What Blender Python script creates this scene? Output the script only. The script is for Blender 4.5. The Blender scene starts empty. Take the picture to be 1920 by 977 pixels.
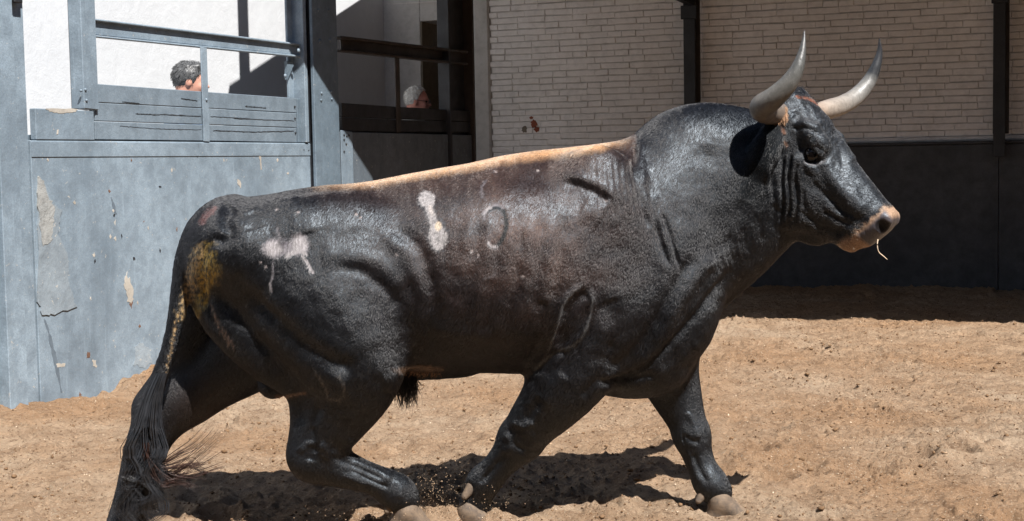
import bpy, math, random
import numpy as np
from mathutils import Matrix, Vector

random.seed(7)
rng = np.random.default_rng(7)
R = math.radians
sc = bpy.context.scene
COL = sc.collection

# ------------------------------------------------------------------ camera
CAM = np.array([0.0, 0.0, 1.27])
FPX = 2660.0                       # focal length in photo pixels (photo is 1920 wide)
PITCH = 0.069
ROLL = -0.018
cam_d = bpy.data.cameras.new('camera')
cam_d.sensor_width = 36.0
cam_d.lens = FPX / 1920.0 * 36.0
cam_d.clip_start = 0.1
cam_d.clip_end = 2000
cam = bpy.data.objects.new('camera', cam_d)
COL.objects.link(cam)
ROT = Matrix.Rotation(math.pi / 2 - PITCH, 3, 'X') @ Matrix.Rotation(ROLL, 3, 'Z')
M4 = ROT.to_4x4()
M4.translation = Vector(CAM)
cam.matrix_world = M4
sc.camera = cam
RN = np.array(ROT)

# ------------------------------------------------------------------ light
TRAVEL = Vector((-0.40, 0.65, -1.0)).normalized()       # direction the sunlight travels
sun_d = bpy.data.lights.new('sun', 'SUN')
sun_d.energy = 5.0
sun_d.angle = R(0.5)
sun_d.color = (1.0, 0.965, 0.92)
sun = bpy.data.objects.new('sun', sun_d)
sun.rotation_euler = (-TRAVEL).to_track_quat('Z', 'Y').to_euler()
sun.location = (0, 0, 20)
COL.objects.link(sun)
world = bpy.data.worlds.new('World')
sc.world = world
world.use_nodes = True
wn = world.node_tree
bg = wn.nodes['Background']
sky = wn.nodes.new('ShaderNodeTexSky')
sky.sky_type = 'NISHITA'
sky.sun_disc = False
sky.sun_elevation = math.asin(-TRAVEL.z)
sky.sun_rotation = math.atan2(-TRAVEL.x, -TRAVEL.y)
sky.air_density = 1.0
sky.dust_density = 0.6
wn.links.new(sky.outputs[0], bg.inputs[0])
bg.inputs[1].default_value = 0.05
sc.view_settings.view_transform = 'Standard'
sc.view_settings.look = 'None'
sc.view_settings.gamma = 1.0
sc.view_settings.exposure = 1.0
sc.view_settings.use_curve_mapping = False
sc.cycles.max_bounces = 6


# ------------------------------------------------------------------ geometry helpers
def ray(px, py):
    v = np.stack([(np.asarray(px, float) - 960) / FPX, -(np.asarray(py, float) - 488.5) / FPX,
                  -np.ones_like(np.asarray(px, float))], -1)
    return v @ RN.T


def at(px, py, Y):
    """point of the place seen at photo pixel px,py and lying at depth Y"""
    r = ray(px, py)
    return CAM + r * (Y / r[..., 1])[..., None] if np.ndim(px) else CAM + r * (Y / r[1])


def proj(P):
    v = (P - CAM) @ RN
    return 960 + FPX * v[:, 0] / -v[:, 2], 488.5 - FPX * v[:, 1] / -v[:, 2]


def tag(o, label=None, cat=None, group=None, kind=None):
    if label: o['label'] = label
    if cat: o['category'] = cat
    if group: o['group'] = group
    if kind: o['kind'] = kind
    return o


def empty(name, loc=(0, 0, 0), rz=0.0):
    o = bpy.data.objects.new(name, None)
    o.location = loc
    o.rotation_euler = (0, 0, rz)
    o.empty_display_size = 0.1
    COL.objects.link(o)
    return o


def link(name, me, mat=None, parent=None, world_space=True):
    """link a mesh given in world coordinates; keeps the coordinates when parented"""
    o = bpy.data.objects.new(name, me)
    COL.objects.link(o)
    if mat is not None and not me.materials:
        me.materials.append(mat)
    if parent is not None:
        o.parent = parent
        if world_space:
            o.matrix_parent_inverse = PM(parent).inverted()
    return o


def PM(o):
    m = Matrix.LocRotScale(o.location, o.rotation_euler, o.scale)
    if o.parent is not None:
        m = PM(o.parent) @ o.matrix_parent_inverse @ m
    return m


def mesh_np(name, V, F, smooth=True):
    """F: (n,4) or (n,3) int array"""
    V = np.asarray(V, np.float32)
    F = np.asarray(F, np.int32)
    me = bpy.data.meshes.new(name)
    n, k = F.shape
    me.vertices.add(len(V))
    me.vertices.foreach_set('co', V.ravel())
    me.loops.add(n * k)
    me.loops.foreach_set('vertex_index', F.ravel())
    me.polygons.add(n)
    me.polygons.foreach_set('loop_start', np.arange(0, n * k, k, dtype=np.int32))
    me.update(calc_edges=True)
    me.validate()
    if smooth:
        me.shade_smooth()
    return me


class MB:
    """mesh builder for boxes, tubes, prisms in world coordinates"""
    def __init__(s):
        s.v = []; s.f = []

    def quadbox(s, c8):
        b = len(s.v)
        s.v += [tuple(c) for c in c8]
        for q in ((0, 3, 2, 1), (4, 5, 6, 7), (0, 1, 5, 4), (1, 2, 6, 5), (2, 3, 7, 6), (3, 0, 4, 7)):
            s.f.append(tuple(b + i for i in q))

    def tube(s, pts, rad, n=8, cap=True):
        pts = [np.array(p, float) for p in pts]
        b0 = len(s.v)
        up = np.array([0.13, 0.31, 0.94])
        for i, p in enumerate(pts):
            t = pts[min(i + 1, len(pts) - 1)] - pts[max(i - 1, 0)]
            t /= (np.linalg.norm(t) + 1e-9)
            a = np.cross(t, up); a /= (np.linalg.norm(a) + 1e-9)
            c = np.cross(t, a)
            r = rad[i] if hasattr(rad, '__len__') else rad
            for k in range(n):
                th = 2 * math.pi * k / n
                s.v.append(tuple(p + r * (math.cos(th) * a + math.sin(th) * c)))
        for i in range(len(pts) - 1):
            for k in range(n):
                a0 = b0 + i * n + k; a1 = b0 + i * n + (k + 1) % n
                s.f.append((a0, a1, a1 + n, a0 + n))
        if cap:
            s.f.append(tuple(b0 + k for k in range(n))[::-1])
            s.f.append(tuple(b0 + (len(pts) - 1) * n + k for k in range(n)))

    def mesh(s, name, smooth=False, bevel=0.0):
        me = bpy.data.meshes.new(name)
        me.from_pydata([tuple(map(float, v)) for v in s.v], [], s.f)
        me.update()
        if bevel:
            import bmesh
            bm = bmesh.new(); bm.from_mesh(me)
            ed = [e for e in bm.edges if len(e.link_faces) == 2 and e.calc_face_angle(0) > 0.6]
            bmesh.ops.bevel(bm, geom=ed, offset=bevel, segments=1, affect='EDGES')
            bm.to_mesh(me); bm.free()
        if smooth:
            me.shade_smooth()
        return me

    def build(s, name, mat, parent=None, smooth=False, bevel=0.0):
        return link(name, s.mesh(name, smooth, bevel), mat, parent)


_perm = np.random.default_rng(3).permutation(4096).astype(np.int64)
_ga = np.random.default_rng(4).random(4096) * 2 * np.pi


def pn(x, y, seed=0):
    """2-D gradient noise, about -0.7..0.7"""
    xi = np.floor(x).astype(np.int64); yi = np.floor(y).astype(np.int64)
    fx = x - xi; fy = y - yi
    u = fx * fx * fx * (fx * (fx * 6 - 15) + 10); v = fy * fy * fy * (fy * (fy * 6 - 15) + 10)

    def g(ix, iy, dx, dy):
        a = _ga[_perm[(_perm[(ix + seed * 17) & 4095] + iy) & 4095]]
        return np.cos(a) * dx + np.sin(a) * dy
    return ((g(xi, yi, fx, fy) * (1 - u) + g(xi + 1, yi, fx - 1, fy) * u) * (1 - v)
            + (g(xi, yi + 1, fx, fy - 1) * (1 - u) + g(xi + 1, yi + 1, fx - 1, fy - 1) * u) * v)


# ------------------------------------------------------------------ material helpers
class NT:
    def __init__(s, name, rough=0.6, metal=0.0, spec=0.5):
        s.m = bpy.data.materials.new(name)
        s.m.use_nodes = True
        s.t = s.m.node_tree
        s.b = s.t.nodes['Principled BSDF']
        s.b.inputs['Roughness'].default_value = rough
        s.b.inputs['Metallic'].default_value = metal
        s.b.inputs['Specular IOR Level'].default_value = spec
        s.co = s.n('ShaderNodeTexCoord').outputs['Object']

    def n(s, typ, **kw):
        nd = s.t.nodes.new(typ)
        for k, v in kw.items():
            setattr(nd, k, v)
        return nd

    def l(s, a, b):
        s.t.links.new(a, b)

    def val(s, inp, v):
        if hasattr(v, 'is_output'):
            s.l(v, inp)
        else:
            inp.default_value = v

    def map(s, scale=(1, 1, 1), loc=(0, 0, 0), rot=(0, 0, 0), co=None):
        nd = s.n('ShaderNodeMapping')
        nd.inputs['Scale'].default_value = scale
        nd.inputs['Location'].default_value = loc
        nd.inputs['Rotation'].default_value = rot
        s.l(co or s.co, nd.inputs['Vector'])
        return nd.outputs[0]

    def noise(s, scale, detail=4, rough=0.55, dist=0.0, co=None):
        nd = s.n('ShaderNodeTexNoise')
        nd.inputs['Scale'].default_value = scale
        nd.inputs['Detail'].default_value = detail
        nd.inputs['Roughness'].default_value = rough
        nd.inputs['Distortion'].default_value = dist
        s.l(co or s.co, nd.inputs['Vector'])
        return nd.outputs[0]

    def voro(s, scale, feature='F1', co=None, rand=1.0):
        nd = s.n('ShaderNodeTexVoronoi', feature=feature)
        nd.inputs['Scale'].default_value = scale
        nd.inputs['Randomness'].default_value = rand
        s.l(co or s.co, nd.inputs['Vector'])
        return nd

    def ramp(s, v, stops):
        nd = s.n('ShaderNodeValToRGB')
        e = nd.color_ramp.elements
        while len(e) < len(stops): e.new(0.5)
        for i, (p, c) in enumerate(stops):
            e[i].position = p
            e[i].color = (c, c, c, 1) if not hasattr(c, '__len__') else (*c, 1)
        s.l(v, nd.inputs[0])
        return nd.outputs[0]

    def mix(s, f, a, b, mode='MIX'):
        nd = s.n('ShaderNodeMix', data_type='RGBA', blend_type=mode)
        s.val(nd.inputs[0], f)
        for i, c in ((6, a), (7, b)):
            if hasattr(c, 'is_output'): s.l(c, nd.inputs[i])
            else: nd.inputs[i].default_value = (*c, 1) if hasattr(c, '__len__') else (c, c, c, 1)
        return nd.outputs[2]

    def math(s, op, a, b=0.0, clamp=False):
        nd = s.n('ShaderNodeMath', operation=op, use_clamp=clamp)
        s.val(nd.inputs[0], a); s.val(nd.inputs[1], b)
        return nd.outputs[0]

    def bump(s, h, strength=0.5, dist=0.01, prev=None):
        nd = s.n('ShaderNodeBump')
        nd.inputs['Strength'].default_value = strength
        nd.inputs['Distance'].default_value = dist
        s.l(h, nd.inputs['Height'])
        if prev is not None: s.l(prev, nd.inputs['Normal'])
        return nd.outputs[0]

    def color(s, c): s.val(s.b.inputs['Base Color'], c if hasattr(c, 'is_output') else (*c, 1))
    def rough(s, c): s.val(s.b.inputs['Roughness'], c)
    def normal(s, c): s.l(c, s.b.inputs['Normal'])


def mat_paint(name, base, dark, chips=(0.42, 0.40, 0.36), rust=(0.16, 0.08, 0.05), rough=0.5, wear=1.0, dents=1.0, spec=0.45):
    """old brushed paint on steel or wood: blotches, chips, runs, scratches"""
    k = NT(name, rough, spec=spec)
    geo = k.n('ShaderNodeNewGeometry').outputs['Position']
    big = k.noise(1.7, 5, 0.6, 0.3, geo)
    mid = k.noise(9.0, 6, 0.65, 0.2, geo)
    fin = k.noise(140.0, 3, 0.7, 0.0, geo)
    c = k.mix(k.ramp(big, [(0.35, 0.0), (0.68, 1.0)]), dark, base)
    c = k.mix(k.ramp(k.noise(0.9, 7, 0.62, 1.2, k.map((1, 1, .8), loc=(8, 3, 4), co=geo)), [(0.42, 0.0), (0.60, 0.5)]), c, tuple(min(1, x * 1.35) for x in base))
    c = k.mix(k.ramp(mid, [(0.36, 0.55), (0.60, 0.0)]), c, tuple(x * 0.72 for x in dark))
    c = k.mix(k.ramp(fin, [(0.40, 0.35), (0.62, 0.0)]), c, tuple(x * 0.6 for x in dark))
    # vertical runs
    runs = k.noise(1.0, 5, 0.7, 0.0, k.map((26, 26, 1.6), co=geo))
    c = k.mix(k.ramp(runs, [(0.60, 0.0), (0.74, 0.35 * wear)]), c, tuple(min(1, x * 1.45) for x in base))
    c = k.mix(k.ramp(k.noise(1.0, 4, 0.7, 0.0, k.map((40, 40, 2.4), loc=(3, 1, 2), co=geo)), [(0.66, 0.0), (0.75, 0.45 * wear)]), c, tuple(x * 0.4 for x in dark))
    # splatter specks and chips
    sp = k.noise(34.0, 3, 0.75, 0.6, geo)
    c = k.mix(k.ramp(sp, [(0.665, 0.0), (0.70, 0.8 * wear)]), c, chips)
    sp2 = k.noise(13.0, 5, 0.8, 0.8, k.map((1, 1, 0.5), loc=(5, 2, 1), co=geo))
    c = k.mix(k.ramp(sp2, [(0.72, 0.0), (0.745, 0.9 * wear)]), c, rust)
    k.color(c)
    k.rough(k.ramp(mid, [(0.3, rough + 0.12), (0.7, rough - 0.1)]))
    bm = k.bump(k.noise(3.2, 4, 0.5, 0.4, geo), 0.5 * dents, 0.02)
    bm = k.bump(k.noise(60.0, 4, 0.6, 0.2, geo), 0.35, 0.004, bm)
    bm = k.bump(sp, 0.25, 0.004, bm)
    k.normal(bm)
    return k.m


M = {}
M['steel'] = mat_paint('blue_grey_paint', (0.245, 0.305, 0.358), (0.155, 0.200, 0.243))
M['steel_dark'] = mat_paint('blue_grey_column_paint', (0.150, 0.195, 0.235), (0.105, 0.143, 0.178), wear=0.6)
M['wood'] = mat_paint('blue_grey_wood_paint', (0.195, 0.242, 0.285), (0.132, 0.170, 0.206), wear=0.35, dents=0.4)
M['black_steel'] = mat_paint('dark_paint', (0.024, 0.025, 0.029), (0.016, 0.017, 0.020), chips=(0.09, 0.09, 0.09), wear=0.3)
M['brown_steel'] = mat_paint('brown_rusty_paint', (0.045, 0.035, 0.029), (0.030, 0.023, 0.019), chips=(0.12, 0.10, 0.09), wear=0.6)
M['added_wall'] = mat_paint('dark_added_wall_paint', (0.075, 0.080, 0.090), (0.055, 0.06, 0.07), wear=0.3)  # dark paint of the unseen walls added to cut sky fill
M['dado'] = mat_paint('dark_dado_paint', (0.075, 0.076, 0.080), (0.052, 0.053, 0.057), chips=(0.11, 0.11, 0.12), rust=(0.06, 0.035, 0.025), wear=0.35, rough=0.7)
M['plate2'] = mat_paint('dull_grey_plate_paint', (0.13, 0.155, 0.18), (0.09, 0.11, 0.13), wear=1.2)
M['bay2'] = mat_paint('shade_darkened_plate_paint', (0.026, 0.028, 0.032), (0.018, 0.019, 0.022), chips=(0.14, 0.14, 0.14), wear=0.5)  # the bay's shade put into the colour; the sunlit bay has paler paints


def mat_plaster(name, col, warm, grime=0.35, bumps=1.0):
    k = NT(name, 0.9, spec=0.2)
    geo = k.n('ShaderNodeNewGeometry').outputs['Position']
    a = k.noise(1.1, 6, 0.65, 0.4, geo)
    b = k.noise(11.0, 5, 0.7, 0.3, geo)
    c = k.mix(k.ramp(a, [(0.35, 0.0), (0.7, 1.0)]), col, warm)
    c = k.mix(k.ramp(b, [(0.30, grime), (0.55, 0.0)]), c, tuple(x * 0.62 for x in warm))
    s = k.noise(17.0, 4, 0.8, 1.2, k.map((1, 1, 1), loc=(4, 7, 2), co=geo))
    c = k.mix(k.ramp(s, [(0.70, 0.0), (0.73, 0.7)]), c, tuple(x * 0.35 for x in warm))
    k.color(c)
    bm = k.bump(k.noise(7, 5, 0.6, 0.3, geo), 0.5 * bumps, 0.015)
    bm = k.bump(k.noise(75, 4, 0.6, 0, geo), 0.35 * bumps, 0.004, bm)
    k.normal(bm)
    return k.m


M['white_wall'] = mat_plaster('white_limewash', (0.58, 0.595, 0.615), (0.54, 0.555, 0.575), 0.10, 0.8)
M['plaster'] = mat_plaster('dirty_white_plaster', (0.50, 0.485, 0.47), (0.40, 0.375, 0.355), 0.45)
M['brick'] = mat_plaster('painted_brick', (0.78, 0.745, 0.73), (0.68, 0.645, 0.625), 0.4)
M['mortar'] = mat_plaster('mortar_joint', (0.60, 0.57, 0.55), (0.50, 0.47, 0.45), 0.5)
M['raw_brick'] = mat_plaster('bare_red_brick', (0.26, 0.085, 0.05), (0.17, 0.05, 0.03), 0.5)
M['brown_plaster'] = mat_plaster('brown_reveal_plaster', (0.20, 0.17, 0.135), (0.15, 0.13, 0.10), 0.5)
M['concrete'] = mat_plaster('grey_concrete', (0.36, 0.35, 0.33), (0.30, 0.29, 0.27), 0.4)


def mat_simple(name, col, rough=0.6, spec=0.5, vary=0.15, scale=20, bumps=0.2):
    k = NT(name, rough, spec=spec)
    nz = k.noise(scale, 4, 0.6)
    k.color(k.mix(k.ramp(nz, [(0.3, 0.0), (0.7, 1.0)]), tuple(x * (1 - vary) for x in col), tuple(min(1, x * (1 + vary)) for x in col)))
    k.normal(k.bump(nz, bumps, 0.004))
    return k.m


M['crack'] = mat_simple('weathered_wood_crack', (0.085, 0.10, 0.12))
M['eye'] = mat_simple('dark_eye', (0.004, 0.003, 0.003), 0.05, 0.4, 0.1, 30, 0.0)
M['skin'] = mat_simple('human_skin', (0.52, 0.27, 0.20), 0.5, 0.4, 0.12, 18, 0.1)
M['old_skin'] = mat_simple('ruddy_skin', (0.48, 0.20, 0.15), 0.5, 0.4, 0.18, 18, 0.1)
M['grey_hair'] = mat_simple('dark_grey_hair', (0.070, 0.072, 0.075), 0.45, 0.5, 0.5, 60, 0.4)
M['white_hair'] = mat_simple('white_hair', (0.55, 0.53, 0.50), 0.6, 0.3, 0.2, 60, 0.4)
M['shirt_blue'] = mat_simple('blue_shirt', (0.12, 0.18, 0.30), 0.85, 0.2)
M['shirt_white'] = mat_simple('pale_shirt', (0.45, 0.45, 0.42), 0.85, 0.2)
M['trouser'] = mat_simple('dark_trousers', (0.04, 0.045, 0.06), 0.85, 0.2)
M['straw'] = mat_simple('pale_straw', (0.62, 0.48, 0.34), 0.7)
M['glasses'] = mat_simple('black_glasses', (0.015, 0.015, 0.015), 0.3)
M['tail_hair'] = mat_simple('black_tail_hair', (0.020, 0.021, 0.024), 0.33, 0.7, 0.5, 60, 0.0)
M['tail_hair_brown'] = mat_simple('brown_tail_hair', (0.035, 0.016, 0.012), 0.45, 0.5, 0.4, 60, 0.0)
M['fringe'] = mat_simple('tan_fringe', (0.42, 0.25, 0.15), 0.7, 0.3, 0.3, 80, 0.3)


def mat_sand(name='tan_sand'):
    k = NT(name, 0.95, spec=0.15)
    a = k.noise(0.55, 5, 0.6, 0.4)
    b = k.noise(5.0, 6, 0.7, 0.2)
    c3 = k.noise(52.0, 7, 0.8)
    col = k.mix(k.ramp(a, [(0.40, 0.0), (0.62, 1.0)]), (0.44, 0.275, 0.160), (0.54, 0.405, 0.285))
    col = k.mix(k.ramp(b, [(0.36, 0.6), (0.60, 0.0)]), col, (0.27, 0.165, 0.095))
    col = k.mix(k.ramp(c3, [(0.36, 0.9), (0.46, 0.0)]), col, (0.12, 0.068, 0.038))
    mz = k.noise(14.0, 6, 0.75, 0.5)
    col = k.mix(k.ramp(mz, [(0.34, 0.7), (0.46, 0.0)]), col, (0.17, 0.10, 0.058))
    fl = k.noise(120.0, 2, 0.6)
    col = k.mix(k.ramp(fl, [(0.60, 0.0), (0.68, 0.75)]), col, (0.55, 0.45, 0.34))
    k.color(col)
    bm = k.bump(k.noise(26, 9, 0.82, 0.4), 1.0, 0.05)
    bm = k.bump(k.noise(170, 4, 0.7), 0.7, 0.006, bm)
    k.normal(bm)
    return k.m


M['sand'] = mat_sand()
M['clod'] = mat_simple('brown_clod', (0.17, 0.105, 0.06), 0.95, 0.1, 0.35, 80, 0.5)
M['grain'] = mat_simple('flying_sand_grain', (0.36, 0.25, 0.16), 0.9, 0.2, 0.3, 80, 0.1)

# ------------------------------------------------------------------ the yard's planes
SL = 0.4286                                     # the barrier recedes at this slope
LP0 = np.array([-2.63, 7.30, 0.0])
LS = np.array([SL, 1.0, 0.0]) / math.hypot(SL, 1.0)      # along the barrier, away
LO = np.array([LS[1], -LS[0], 0.0])                       # outward into the yard
UP = np.array([0, 0, 1.0])
WSL = 0.36
WS = np.array([1.0, -WSL, 0.0]) / math.hypot(1.0, WSL)    # along the brick wall, to the right
WO = np.array([WS[1], -WS[0], 0.0])                       # outward into the yard (towards camera)
WP0 = np.array([0.0, 14.65, 0.0])


def hit(px, py, p0, nrm, off=0.0):
    r = ray(px, py)
    d = ((p0 + nrm * off - CAM) @ nrm) / (r @ nrm)
    return CAM + r * d


def LC(px, py, off=0.0):
    """pixel -> (s, z) in the barrier plane pushed out by off"""
    p = hit(px, py, LP0, LO, off)
    return (p - LP0) @ LS, p[2]


def WC(px, py, off=0.0):
    p = hit(px, py, WP0, WO, off)
    return (p - WP0) @ WS, p[2]


def Lp(s, z, o): return LP0 + LS * s + UP * z + LO * o
def Wp(s, z, o): return WP0 + WS * s + UP * z + WO * o


def slab(mb, fn, s0, s1, z0, z1, o0, o1, z0b=None, z1b=None):
    """box in plane coordinates; z0b/z1b = heights at s1 when they differ"""
    z0b = z0 if z0b is None else z0b
    z1b = z1 if z1b is None else z1b
    mb.quadbox([fn(s0, z0, o0), fn(s1, z0b, o0), fn(s1, z0b, o1), fn(s0, z0, o1),
                fn(s0, z1, o0), fn(s1, z1b, o0), fn(s1, z1b, o1), fn(s0, z1, o1)])


def fix_normals(me):
    import bmesh
    bm = bmesh.new(); bm.from_mesh(me)
    bmesh.ops.recalc_face_normals(bm, faces=bm.faces)
    bm.to_mesh(me); bm.free()


def slab_obj(name, mat, parent, fn, *a, bevel=0.004, **kw):
    mb = MB(); slab(mb, fn, *a, **kw)
    o = mb.build(name, mat, parent, bevel=bevel)
    fix_normals(o.data)
    return o


# ------------------------------------------------------------------ ground
def geo_axis(a, b, d0, d1):
    out = [a]
    while out[-1] < b:
        t = (out[-1] - a) / (b - a)
        out.append(out[-1] + d0 + (d1 - d0) * t)
    return np.array(out)


footprints = []
frs = np.random.default_rng(21)
for _ in range(190):
    footprints.append((frs.uniform(-3.2, 6), 3.9 + 9.5 * frs.random() ** 1.3, frs.uniform(0.05, 0.10), frs.uniform(0, math.pi), frs.uniform(0.018, 0.048)))


def ground_z(X, Y):
    w1 = pn(X * 0.9 + 3, Y * 0.7, 1); w2 = pn(X * 2.7, Y * 2.3 + 9, 2)
    z = 0.035 * w1 + 0.022 * w2
    z = z + 0.017 * pn(X * 8, Y * 7, 3) + 0.012 * pn(X * 19, Y * 17, 4) + 0.008 * pn(X * 43, Y * 39, 5)
    rg = 1 - np.abs(pn(X * 5.1, Y * 4.3, 7)) * 2.6
    z = z + 0.010 * np.clip(rg, 0, 1) ** 3
    cl = pn(X * 30, Y * 28, 8)
    z = z + 0.07 * np.clip(cl - 0.22, 0, 1) * np.clip(pn(X * 2, Y * 2, 19) * 3 + .6, 0, 1) - 0.03 * np.clip(pn(X * 26, Y * 22, 18) - 0.3, 0, 1)
    # wind-rowed sand banked against the barrier and the far wall
    s = (X - LP0[0]) * LS[0] + (Y - LP0[1]) * LS[1]
    o = (X - LP0[0]) * LO[0] + (Y - LP0[1]) * LO[1]
    bank = np.exp(-np.clip(o, -0.1, 9) / 0.28) * np.where(o > -0.15, 1, 0)
    prof = np.interp(s, [-1.0, 0.0, 0.28, 0.65, 0.85, 1.25, 1.6, 2.5, 8], [0.10, 0.09, 0.04, 0.00, 0.04, 0.12, 0.15, 0.15, 0.10])
    z = z + bank * (prof + 0.03 * pn(s * 4, o * 4, 11))
    q = (X - WP0[0]) * WO[0] + (Y - WP0[1]) * WO[1]
    z = z + 0.05 * np.exp(-np.clip(q, 0, 9) / 0.5) * (0.8 + 1.2 * pn(X * 1.3, Y, 12)) * (q > -0.3)
    return z


def build_ground():
    xs = np.concatenate([[-300, -60, -15, -6], np.linspace(-4.2, -2.2, 90, endpoint=False), np.arange(-2.2, 2.6, 0.0115), geo_axis(2.6, 6.2, 0.016, 0.03), [8, 20, 70, 300]])
    ys = np.concatenate([[-300, -60, -10, 0, 2, 3.2], geo_axis(3.9, 15.5, 0.0095, 0.042), [18, 30, 90, 400]])
    X, Y = np.meshgrid(xs, ys)
    Z = ground_z(X, Y)
    for fx, fy, r, a, dp in footprints:
        i0, i1 = np.searchsorted(xs, [fx - 4 * r, fx + 4 * r]); j0, j1 = np.searchsorted(ys, [fy - 4 * r, fy + 4 * r])
        x = X[j0:j1, i0:i1] - fx; y = Y[j0:j1, i0:i1] - fy
        u = (x * math.cos(a) + y * math.sin(a)) / (r * 1.25); v = (-x * math.sin(a) + y * math.cos(a)) / r
        d = np.sqrt(u * u + v * v)
        Z[j0:j1, i0:i1] += -dp * np.exp(-(d / 0.75) ** 4) + 0.5 * dp * np.exp(-((d - 1.25) / 0.4) ** 2) * (1 + pn(x * 25, y * 25, 5))
    # mound thrown up by the moving hind hoof and between the fore hooves
    for (mx, my, mY, h, r) in ((800, 940, 4.93, 0.05, 0.12), (845, 955, 4.95, 0.04, 0.10), (700, 968, 4.72, 0.035, 0.10), (1290, 948, 5.08, 0.02, 0.1), (925, 985, 4.86, 0.045, 0.07), (800, 990, 4.80, 0.05, 0.09), (735, 985, 4.76, 0.03, 0.08), (1395, 968, 5.00, 0.018, 0.06), (850, 985, 4.84, 0.035, 0.07)):
        p = hit(mx, my, np.zeros(3), UP)
        Z += h * np.exp(-((X - p[0]) ** 2 + (Y - p[1]) ** 2) / (r * r)) * (1 + 0.8 * pn(X * 22, Y * 22, 15))
    far = (np.abs(X) > 7) | (Y < 3) | (Y > 16)
    Z = np.where(far, -0.02, Z)
    ny, nx = X.shape
    V = np.stack([X, Y, Z], -1).reshape(-1, 3)
    I = np.arange(nx * ny).reshape(ny, nx)
    F = np.stack([I[:-1, :-1], I[:-1, 1:], I[1:, 1:], I[1:, :-1]], -1).reshape(-1, 4)
    o = link('ground', mesh_np('ground', V, F), M['sand'])
    tag(o, kind='structure')
    return xs, ys, Z


GXS, GYS, GZ = build_ground()


def gz(x, y):
    i = min(len(GXS) - 2, max(0, int(np.searchsorted(GXS, x)))); j = min(len(GYS) - 2, max(0, int(np.searchsorted(GYS, y))))
    return float(GZ[j, i])


ICO_V = None


def ico():
    t = (1 + 5 ** 0.5) / 2
    v = np.array([(-1, t, 0), (1, t, 0), (-1, -t, 0), (1, -t, 0), (0, -1, t), (0, 1, t), (0, -1, -t), (0, 1, -t), (t, 0, -1), (t, 0, 1), (-t, 0, -1), (-t, 0, 1)], float)
    v /= np.linalg.norm(v[0])
    f = np.array([(0, 11, 5), (0, 5, 1), (0, 1, 7), (0, 7, 10), (0, 10, 11), (1, 5, 9), (5, 11, 4), (11, 10, 2), (10, 7, 6), (7, 1, 8), (3, 9, 4), (3, 4, 2), (3, 2, 6), (3, 6, 8), (3, 8, 9), (4, 9, 5), (2, 4, 11), (6, 2, 10), (8, 6, 7), (9, 8, 1)])
    return v, f


def scatter(name, pos, size, mat, flat=0.7):
    v, f = ico()
    n = len(pos)
    S = size[:, None, None] * (0.7 + 0.6 * rng.random((n, 12, 1))) * np.array([1, 1, flat])
    a = rng.random(n) * 6.28
    ca, sa = np.cos(a)[:, None], np.sin(a)[:, None]
    vv = v[None] * S * (0.7 + 0.6 * rng.random((n, 1, 3)))
    x = vv[..., 0] * ca - vv[..., 1] * sa; y = vv[..., 0] * sa + vv[..., 1] * ca
    V = np.stack([x, y, vv[..., 2]], -1) + pos[:, None, :]
    F = f[None] + (np.arange(n) * 12)[:, None, None]
    return link(name, mesh_np(name, V.reshape(-1, 3), F.reshape(-1, 3), False), mat)


def specks(name, P, size, mat):
    o8 = np.array([(1, 0, 0), (-1, 0, 0), (0, 1, 0), (0, -1, 0), (0, 0, 1), (0, 0, -1)], float)
    f8 = np.array([(0, 2, 4), (2, 1, 4), (1, 3, 4), (3, 0, 4), (2, 0, 5), (1, 2, 5), (3, 1, 5), (0, 3, 5)])
    n = len(P)
    V = o8[None] * size[:, None, None] * (0.5 + rng.random((n, 6, 1))) * (0.6 + .8 * rng.random((n, 1, 3))) + rng.normal(0, .25, (n, 6, 3)) * size[:, None, None] + P[:, None]
    F = f8[None] + (np.arange(n) * 6)[:, None, None]
    tag(link(name, mesh_np(name, V.reshape(-1, 3), F.reshape(-1, 3), False), mat), kind='stuff')


def build_specks():
    for name, mat, n, sd_, s0, s1 in (('dark_crumbs', M['clod'], 26000, 51, .0016, .0060), ('pale_flecks', M['fleck'], 14000, 52, .0012, .0032)):
        rs = np.random.default_rng(sd_)
        Y = 4.1 + 7.2 * rs.random(n) ** 1.5
        X = (rs.random(n) * 2 - 1) * 0.40 * Y
        keep = (pn(X * 2.1, Y * 2.1, sd_) > rs.random(n) * .7 - .35) & ((X - LP0[0]) * LO[0] + (Y - LP0[1]) * LO[1] > .05)
        X, Y = X[keep], Y[keep]
        sz = s0 + (s1 - s0) * rs.random(len(X)) ** 3 * (Y / 5)
        P = np.array([(x, y, gz(x, y)) for x, y in zip(X, Y)])
        specks(name, P, sz, mat)


def build_clods():
    pts = []
    n = 5200
    Y = 4.0 + 8.5 * rng.random(n * 2) ** 1.25
    X = (rng.random(n * 2) * 2 - 1) * 0.42 * Y
    dens = pn(X * 1.6, Y * 1.6, 9)
    keep = (dens > rng.random(n * 2) * 0.5 - 0.18)
    X, Y = X[keep][:n], Y[keep][:n]
    o = (X - LP0[0]) * LO[0] + (Y - LP0[1]) * LO[1]
    m = o > 0.05
    X, Y = X[m], Y[m]
    sz = 0.0028 + 0.010 * rng.random(len(X)) ** 6 + 0.0015 * (Y / 6)
    P = np.array([(x, y, gz(x, y) + 0.3 * s) for x, y, s in zip(X, Y, sz)])
    half = len(P) * 2 // 3
    tag(scatter('sand_clods', P[:half], sz[:half], M['clod'], 0.65), kind='stuff')
    tag(scatter('pale_chips', P[half:], sz[half:] * 0.7, M['grain'], 0.4), kind='stuff')


M['fleck'] = mat_simple('pale_fleck', (0.62, 0.50, 0.37), 0.9, 0.2, 0.3, 80, 0.1)
build_clods()
build_specks()

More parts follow.
